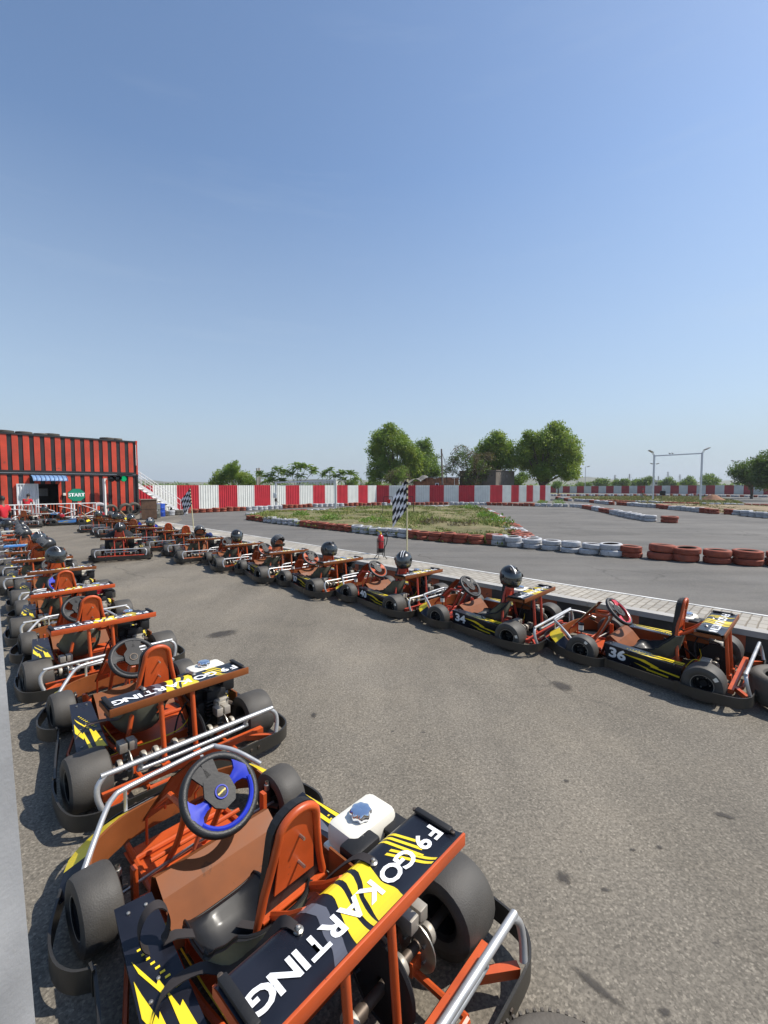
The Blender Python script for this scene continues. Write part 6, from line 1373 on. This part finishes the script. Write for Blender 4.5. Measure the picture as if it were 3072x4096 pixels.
# black A-frames with fire buckets on the infield
def bucket_stand(px, py, Y_, lab, bucket):
    p = at(px, py); p.z = .1; s = thing('bucket_stand', lab, 'stand', p); b = MB(); w = .38; h = 1.22
    for sx in (-1, 1):
        for sy in (-1, 1): b.tube([(sx*w, sy*.22, -.1), (sx*w*.72, 0, h)], .018, 6)
    b.tube([(-w*.72, 0, h), (w*.72, 0, h)], .018, 6); b.build('frame', BLACKM, s)
    if bucket:
        q = thing('fire_bucket', 'small red bucket hanging on the black stand in the infield', 'bucket', p+Vector((.05, 0, h-.42))); b = MB(); b.lathe([(.001, 0), (.09, 0), (.13, .24), (.137, .245), (.125, .235), (.085, .01)], 16); b.build('bucket_body', EXR, q); b = MB(); b.tube([(.13*math.cos(a), 0, .24+.17*math.sin(a)) for a in [PI*k/10 for k in range(11)]], .006, 5); b.build('handle', DSTEEL, q)
bucket_stand(1552, 2068, 0, 'black tubular stand holding a red bucket left of the near flag', True); bucket_stand(1634, 2067, 0, 'black tubular stand partly hidden right of the near flag', False)
# small things on the second infield
p = at(2645, 2003); s = thing('control_box', 'small black box on a post beside the gantry', 'control box', p); b = MB(); b.tube([(0, 0, 0), (0, 0, .8)], .04, 6); b.build('post', DSTEEL, s); b = MB(); b.box((.15, 0, 1.05), (.6, .35, .6), 0, bev=.03); b.build('box_body', BLACKM, s)
MOUND = mat('earth_mound', (.24, .12, .07), .95, var=.3, scale=2, bump=.6, bscale=8); p = at(2858, 2004); rows = []
for j in range(8):
    t = j/7; rows.append([Vector((1.7*(1-t)*math.cos(a)*(1+.15*math.sin(3*a))-.3*t, 1.2*(1-t)*math.sin(a), .95*t*(1.2-.2*t)+.08*NZ.noise(Vector((math.cos(a)*2, math.sin(a)*2, t*4))))) for a in [2*PI*k/24 for k in range(25)]])
b = MB(); b.grid(rows, 0); tag(b.build('earth_mound', MOUND, None, p), 'small heap of reddish earth beside the far track', 'mound')
# pylons
def pylon(px, Y, ytop, lab):
    p = TP(px, Y); h = CAM_H+(1942-ytop)/FPX*Y; o = thing('pylon', lab, 'pylon', p, 0, 'power pylons on the skyline'); b = MB(); w = h*.09
    for sx in (-1, 1):
        for sy in (-1, 1): b.bar((sx*w, sy*w, 0), (sx*w*.12, sy*w*.12, h), .22)
    for k in range(7):
        z = h*k/7; q = w*(1-.88*k/7); z2 = h*(k+1)/7; q2 = w*(1-.88*(k+1)/7); b.bar((-q, -q, z), (q2, -q2, z2), .14); b.bar((q, -q, z), (-q2, -q2, z2), .14)
    b.build('mast', DSTEEL, o); b = MB()
    for k, ww in ((.72, .2), (.84, .16), (.95, .11)): b.bar((-h*ww, 0, h*k), (h*ww, 0, h*k), .2)
    b.build('cross_arm', DSTEEL, o)
for i, (px, yt) in enumerate([(2457, 1900), (2515, 1896), (2668, 1887), (2716, 1898), (2631, 1904), (2308, 1895), (843, 1916)]): pylon(px, 560+30*i, yt, 'lattice power pylon, %s' % ['left of the pair left of the gantry', 'right of the pair left of the gantry', 'tallest one inside the gantry', 'right one inside the gantry', 'faint one above the white house', 'beside the broad tree', 'small one on the left hills'][i])
# ------------------------------------------------------------------ people
SKIN = mat('skin', (.20, .10, .06), .55, var=.08); HAIR = mat('hair', (.010, .009, .008), .6, var=.3); SHIRT = mat('red_shirt', (.50, .012, .025), .8, var=.12, scale=5, bump=.2, bscale=30); JEAN = mat('blue_jeans', (.03, .05, .10), .85, var=.2, scale=8); GREYT = mat('grey_trousers', (.22, .22, .21), .85, var=.15); SLEEVE = mat('black_sleeve', (.012, .012, .014), .8); SHOE = mat('shoe', (.05, .045, .04), .6)
def skin_mesh(chains, name, m, parent, sub=2, loc=None):
    """chains: list of lists of (x, y, z, r); chains share a joint when positions coincide"""
    V, Rr, E_, ix = [], [], [], {}
    for ch in chains:
        pv = None
        for x, y, z, r_ in ch:
            k = (round(x, 3), round(y, 3), round(z, 3))
            if k not in ix: ix[k] = len(V); V.append((x, y, z)); Rr.append(r_)
            if pv is not None and pv != ix[k]: E_.append((pv, ix[k]))
            pv = ix[k]
    me = bpy.data.meshes.new(name); me.from_pydata(V, E_, []); o = link(name, me, parent, loc); bm = bmesh.new(); bm.from_mesh(me); sl = bm.verts.layers.skin.verify()
    bm.verts.ensure_lookup_table()
    for i, v in enumerate(bm.verts): rr = Rr[i]; v[sl].radius = rr if isinstance(rr, tuple) else (rr, rr); v[sl].use_root = (i == 0)
    bm.to_mesh(me); bm.free(); md = o.modifiers.new('Skin', 'SKIN'); md.use_smooth_shade = True; s = o.modifiers.new('Sub', 'SUBSURF'); s.levels = sub; s.render_levels = sub
    bpy.context.view_layer.update(); me2 = bpy.data.meshes.new_from_object(o.evaluated_get(bpy.context.evaluated_depsgraph_get())); o.modifiers.clear(); o.data = me2; bpy.data.meshes.remove(me); me2.materials.clear(); me2.materials.append(m); return o
def hand_chains(w, d, side, th):
    """w wrist, d direction of the hand, side across the palm, th thickness normal"""
    w, d, s = Vector(w), Vector(d).normalized(), Vector(side).normalized(); out = []; pm = w+d*.05; out.append([(*w, .026), (*pm, (.036, .018))])
    for i, (o_, L_) in enumerate([(-.030, .075), (-.010, .085), (.010, .080), (.028, .062)]):
        k = pm+d*.04+s*o_; a = k+d*L_*.5+Vector(th)*.012; e = k+d*L_*.9+Vector(th)*.035; out.append([(*pm, (.036, .018)), (*k, .010), (*a, .009), (*e, .007)])
    t0 = w+d*.03-s*.035; out.append([(*w, .026), (*t0, .012), (*(t0-s*.018+d*.035), .010), (*(t0-s*.020+d*.06+Vector(th)*.02), .008)]); return out
def person(label, loc, rotz, pose, trousers, sleeves=False):
    """local: faces +y, height about 1.62"""
    root = thing('person', label, 'person', loc, rotz); ln = pose.get('lean', 0); hp = .84; q = lambda x, y, z: (x, y+max(0, z-hp)*ln, z-max(0, z-hp)*ln*ln*.45)
    J = {'pel': q(0, 0, hp), 'waist': q(0, .01, hp+.14), 'chest': q(0, .015, hp+.32), 'neck': q(0, .0, hp+.46), 'chin': q(0, .015, hp+.53)}
    hd = q(0, .03, hp+.655); ch = [[(*J['pel'], (.13, .10)), (*J['waist'], (.125, .09)), (*J['chest'], (.15, .10)), (*J['neck'], .055), (*J['chin'], .055), (*hd, (.076, .092)), (hd[0], hd[1]-.01, hd[2]+.055, (.066, .08))]]
    arms = pose['arms']; legs = pose['legs']; sl, tr = [], []
    for sx, (el, wr) in zip((-1, 1), arms):
        sh = q(sx*.175, .0, hp+.42); el = q(*el) if ln else el; ch.append([(*J['chest'], (.15, .10)), (*sh, .055), (*el, .040), (*wr, .026)]); d = Vector(wr)-Vector(el); ch += hand_chains(wr, d, (0, 1, 0) if abs(d.normalized().y) < .7 else (1, 0, 0), (-sx, .3, 0))
        mid = Vector(sh).lerp(Vector(el), .75); sl.append([(*J['chest'], (.168, .118)), (*sh, .072), (*mid, .060)])
        if sleeves: skin_mesh([[(*mid, .052), (*el, .048), (*Vector(el).lerp(Vector(wr), .92), .035)]], 'sleeve', SLEEVE, root, 1)
    for sx, (kn, an) in zip((-1, 1), legs):
        hip = (sx*.085, 0, hp-.05); ch.append([(*J['pel'], (.13, .10)), (*hip, .085), (*kn, .055), (*an, .036), (an[0], an[1]+.05, .04, .036), (an[0], an[1]+.15, .03, .028)])
        tr.append([(0, 0, hp+.02, (.142, .112)), (*hip, .098), (*kn, .070), (an[0], an[1], an[2]+.02, .058)]); b = MB(); b.box((an[0], an[1]+.06, .045), (.088, .26, .09), 0, bev=.035); b.build('shoe', SHOE, root)
    body = skin_mesh(ch, 'body', SKIN, root)
    # facial features are part of the body mesh
    bm = bmesh.new(); bm.from_mesh(body.data); fy = hd[1]+.088
    def blob(c, s): bmesh.ops.create_icosphere(bm, subdivisions=2, radius=1, matrix=Matrix.Translation(c) @ Matrix.Diagonal((*s, 1)))
    blob((0, fy+.004, hd[2]-.015), (.014, .020, .026))
    for sx in (-1, 1): blob((sx*.076, hd[1]-.005, hd[2]-.01), (.010, .020, .032))
    blob((0, fy-.012, hd[2]-.060), (.026, .012, .008)); bm.to_mesh(body.data); bm.free()
    b = MB()
    for sx in (-1, 1): b.lathe([(.001, .012), (.010, .008), (.012, 0)], 10, 'y', (sx*.030, fy-.020, hd[2]+.012), 0); b.lathe([(.001, .014), (.005, .012)], 8, 'y', (sx*.030, fy-.020, hd[2]+.012), 1)
    b.build('eye', [WHITEV, HAIR], body)
    me = bpy.data.meshes.new('hair'); bm = bmesh.new(); bmesh.ops.create_icosphere(bm, subdivisions=4, radius=1)
    for v in list(bm.verts):
        x, y, z = v.co
        if z < -.35+.0*y or (y > .45 and z < .42) or (z < .12 and abs(x) > .6 and y > .1): bm.verts.remove(v)
    for v in bm.verts: n_ = v.co.copy(); v.co = Vector((n_.x*.086, n_.y*.104-.008, n_.z*.110+.035))*(1+.05*NZ.noise(n_*5))+Vector((hd[0], hd[1], hd[2]))
    bm.to_mesh(me); bm.free(); me.materials.append(HAIR); link('hair', me, root)
    skin_mesh([[(*q(0, 0, hp-.03), (.148, .118)), (*J['waist'], (.142, .108)), (*J['chest'], (.168, .118)), (*q(0, 0, hp+.435), .075)]]+sl, 'shirt', SHIRT, root)
    skin_mesh(tr, 'trousers', trousers, root)
    return root
STAND = [((-.10, .02, .46), (-.11, -.01, .08)), ((.10, .02, .46), (.11, -.01, .08))]
WALK = [((-.09, .16, .47), (-.09, .06, .14)), ((.09, .02, .46), (.10, -.22, .12))]
p = at(18, 2172); pr1 = person('man in red polo shirt and jeans with black sleeves walking at the left frame edge', p, R(80), {'arms': [((-.24, -.03, 1.02), (-.25, .04, .80)), ((.24, -.02, 1.02), (.26, .06, .80))], 'legs': WALK}, JEAN, True); pr1.scale = (1.03, 1.03, 1.03)
b = MB(); b.box((.10, .13, 1.22), (.05, .02, .06), 0, bev=.005); b.build('badge', WHITEV, pr1)
p = on_plane(106, 2060, r1-rn*.55, rn); p.z = 0; person('man in red shirt bending behind the railing in front of the white door', p, R(15), {'lean': .45, 'arms': [((-.24, .10, 1.05), (-.22, .36, .82)), ((.24, .10, 1.05), (.22, .36, .82))], 'legs': STAND}, GREYT)
p = on_plane(316, 2060, r1-rn*.9, rn); p.z = 0; p2_ = person('person in red shirt stooping behind the START sign with the head hidden', p, R(160), {'lean': .40, 'arms': [((-.23, .06, 1.05), (-.20, .22, .88)), ((.23, .06, 1.05), (.20, .22, .88))], 'legs': STAND}, JEAN)
p2_.scale = (.84, .84, .84)
p = at(2570, 1996); person('man in red shirt and pale trousers walking across the second infield', p, R(60), {'arms': [((-.23, .08, 1.03), (-.21, .2, .84)), ((.23, -.08, 1.03), (.24, -.06, .80))], 'legs': WALK}, GREYT)
b = MB(); b.box((0, 750, 30), (3600, 1700, 62.4)); hz = b.build('haze', []); tag(hz, kind='stuff')
HZ = bpy.data.materials.new('haze_air'); HZ.use_nodes = True; ntz = HZ.node_tree; ntz.nodes.remove(ntz.nodes['Principled BSDF']); pv = ntz.nodes.new('ShaderNodeVolumePrincipled'); pv.inputs['Color'].default_value = (.80, .87, .95, 1); pv.inputs['Density'].default_value = .00030; pv.inputs['Anisotropy'].default_value = .2; ntz.links.new(pv.outputs[0], ntz.nodes['Material Output'].inputs['Volume']); hz.data.materials.append(HZ)
# ------------------------------------------------------------------ light, sky, camera
SUN_EL, SD = R(52), Vector((.985, .17, 0)).normalized()
sv = Vector((SD.x*math.cos(SUN_EL), SD.y*math.cos(SUN_EL), math.sin(SUN_EL)))
sl_ = bpy.data.lights.new('sun', 'SUN'); sl_.energy = 3.6; sl_.angle = R(.55); sl_.color = (1.0, .945, .86); so = bpy.data.objects.new('sun', sl_); COL.objects.link(so); so.rotation_euler = sv.to_track_quat('Z', 'Y').to_euler()
w = bpy.data.worlds.new('World'); scn.world = w; w.use_nodes = True; nt = w.node_tree; bg = nt.nodes['Background']; sk = nt.nodes.new('ShaderNodeTexSky'); sk.sky_type = 'NISHITA'; sk.sun_disc = False; sk.sun_elevation = SUN_EL; sk.sun_rotation = math.atan2(SD.x, SD.y); sk.air_density = 1.0; sk.dust_density = .7; sk.ozone_density = 1.6; sk.altitude = 100
tcw = nt.nodes.new('ShaderNodeTexCoord'); sx_ = nt.nodes.new('ShaderNodeSeparateXYZ'); nt.links.new(tcw.outputs['Generated'], sx_.inputs[0])
rw = nt.nodes.new('ShaderNodeValToRGB'); e_ = rw.color_ramp.elements; e_[0].position = 0.0; e_[0].color = (.95, .95, .95, 1); e_[1].position = .55; e_[1].color = (.0, .0, .0, 1); e2 = rw.color_ramp.elements.new(.16); e2.color = (.58, .58, .58, 1); nt.links.new(sx_.outputs['Z'], rw.inputs['Fac'])
mw = nt.nodes.new('ShaderNodeMix'); mw.data_type = 'RGBA'; nt.links.new(rw.outputs['Color'], mw.inputs['Factor']); nt.links.new(sk.outputs['Color'], mw.inputs['A']); mw.inputs['B'].default_value = (2.72, 3.1, 3.6, 1)      # pale dusty air low over the horizon
tn = nt.nodes.new('ShaderNodeMix'); tn.data_type = 'RGBA'; tn.blend_type = 'MULTIPLY'; tn.inputs['Factor'].default_value = 1; nt.links.new(mw.outputs['Result'], tn.inputs['A']); tn.inputs['B'].default_value = (.945, .985, 1.005, 1)
mpw = nt.nodes.new('ShaderNodeMapping'); mpw.inputs['Scale'].default_value = (1.5, 1.5, 14); nt.links.new(tcw.outputs['Generated'], mpw.inputs['Vector']); nw = nt.nodes.new('ShaderNodeTexNoise'); nw.inputs['Scale'].default_value = 1.6; nw.inputs['Detail'].default_value = 7; nw.inputs['Roughness'].default_value = .6; nt.links.new(mpw.outputs['Vector'], nw.inputs['Vector'])
rc = nt.nodes.new('ShaderNodeValToRGB'); ec = rc.color_ramp.elements; ec[0].position = .56; ec[1].position = .80; ec[0].color = (0, 0, 0, 1); ec[1].color = (.09, .09, .09, 1); nt.links.new(nw.outputs['Fac'], rc.inputs['Fac'])
cl = nt.nodes.new('ShaderNodeMix'); cl.data_type = 'RGBA'; nt.links.new(rc.outputs['Color'], cl.inputs['Factor']); nt.links.new(tn.outputs['Result'], cl.inputs['A']); cl.inputs['B'].default_value = (3.6, 4.2, 4.7, 1)
nt.links.new(cl.outputs['Result'], bg.inputs['Color']); bg.inputs['Strength'].default_value = .104
cam = bpy.data.cameras.new('camera'); co = bpy.data.objects.new('camera', cam); COL.objects.link(co); scn.camera = co; co.location = (0, 0, CAM_H); co.rotation_euler = (PI/2-PITCH, 0, 0)
cam.sensor_fit = 'VERTICAL'; cam.sensor_height = 24.0; cam.sensor_width = 18.0; cam.lens = FPX/4096*24.0; cam.clip_end = 6000; cam.clip_start = .05
scn.render.resolution_x = 768; scn.render.resolution_y = 1024
vs = scn.view_settings; vs.view_transform = 'Standard'; vs.look = 'None'; vs.exposure = 0.72; vs.gamma = 1.0
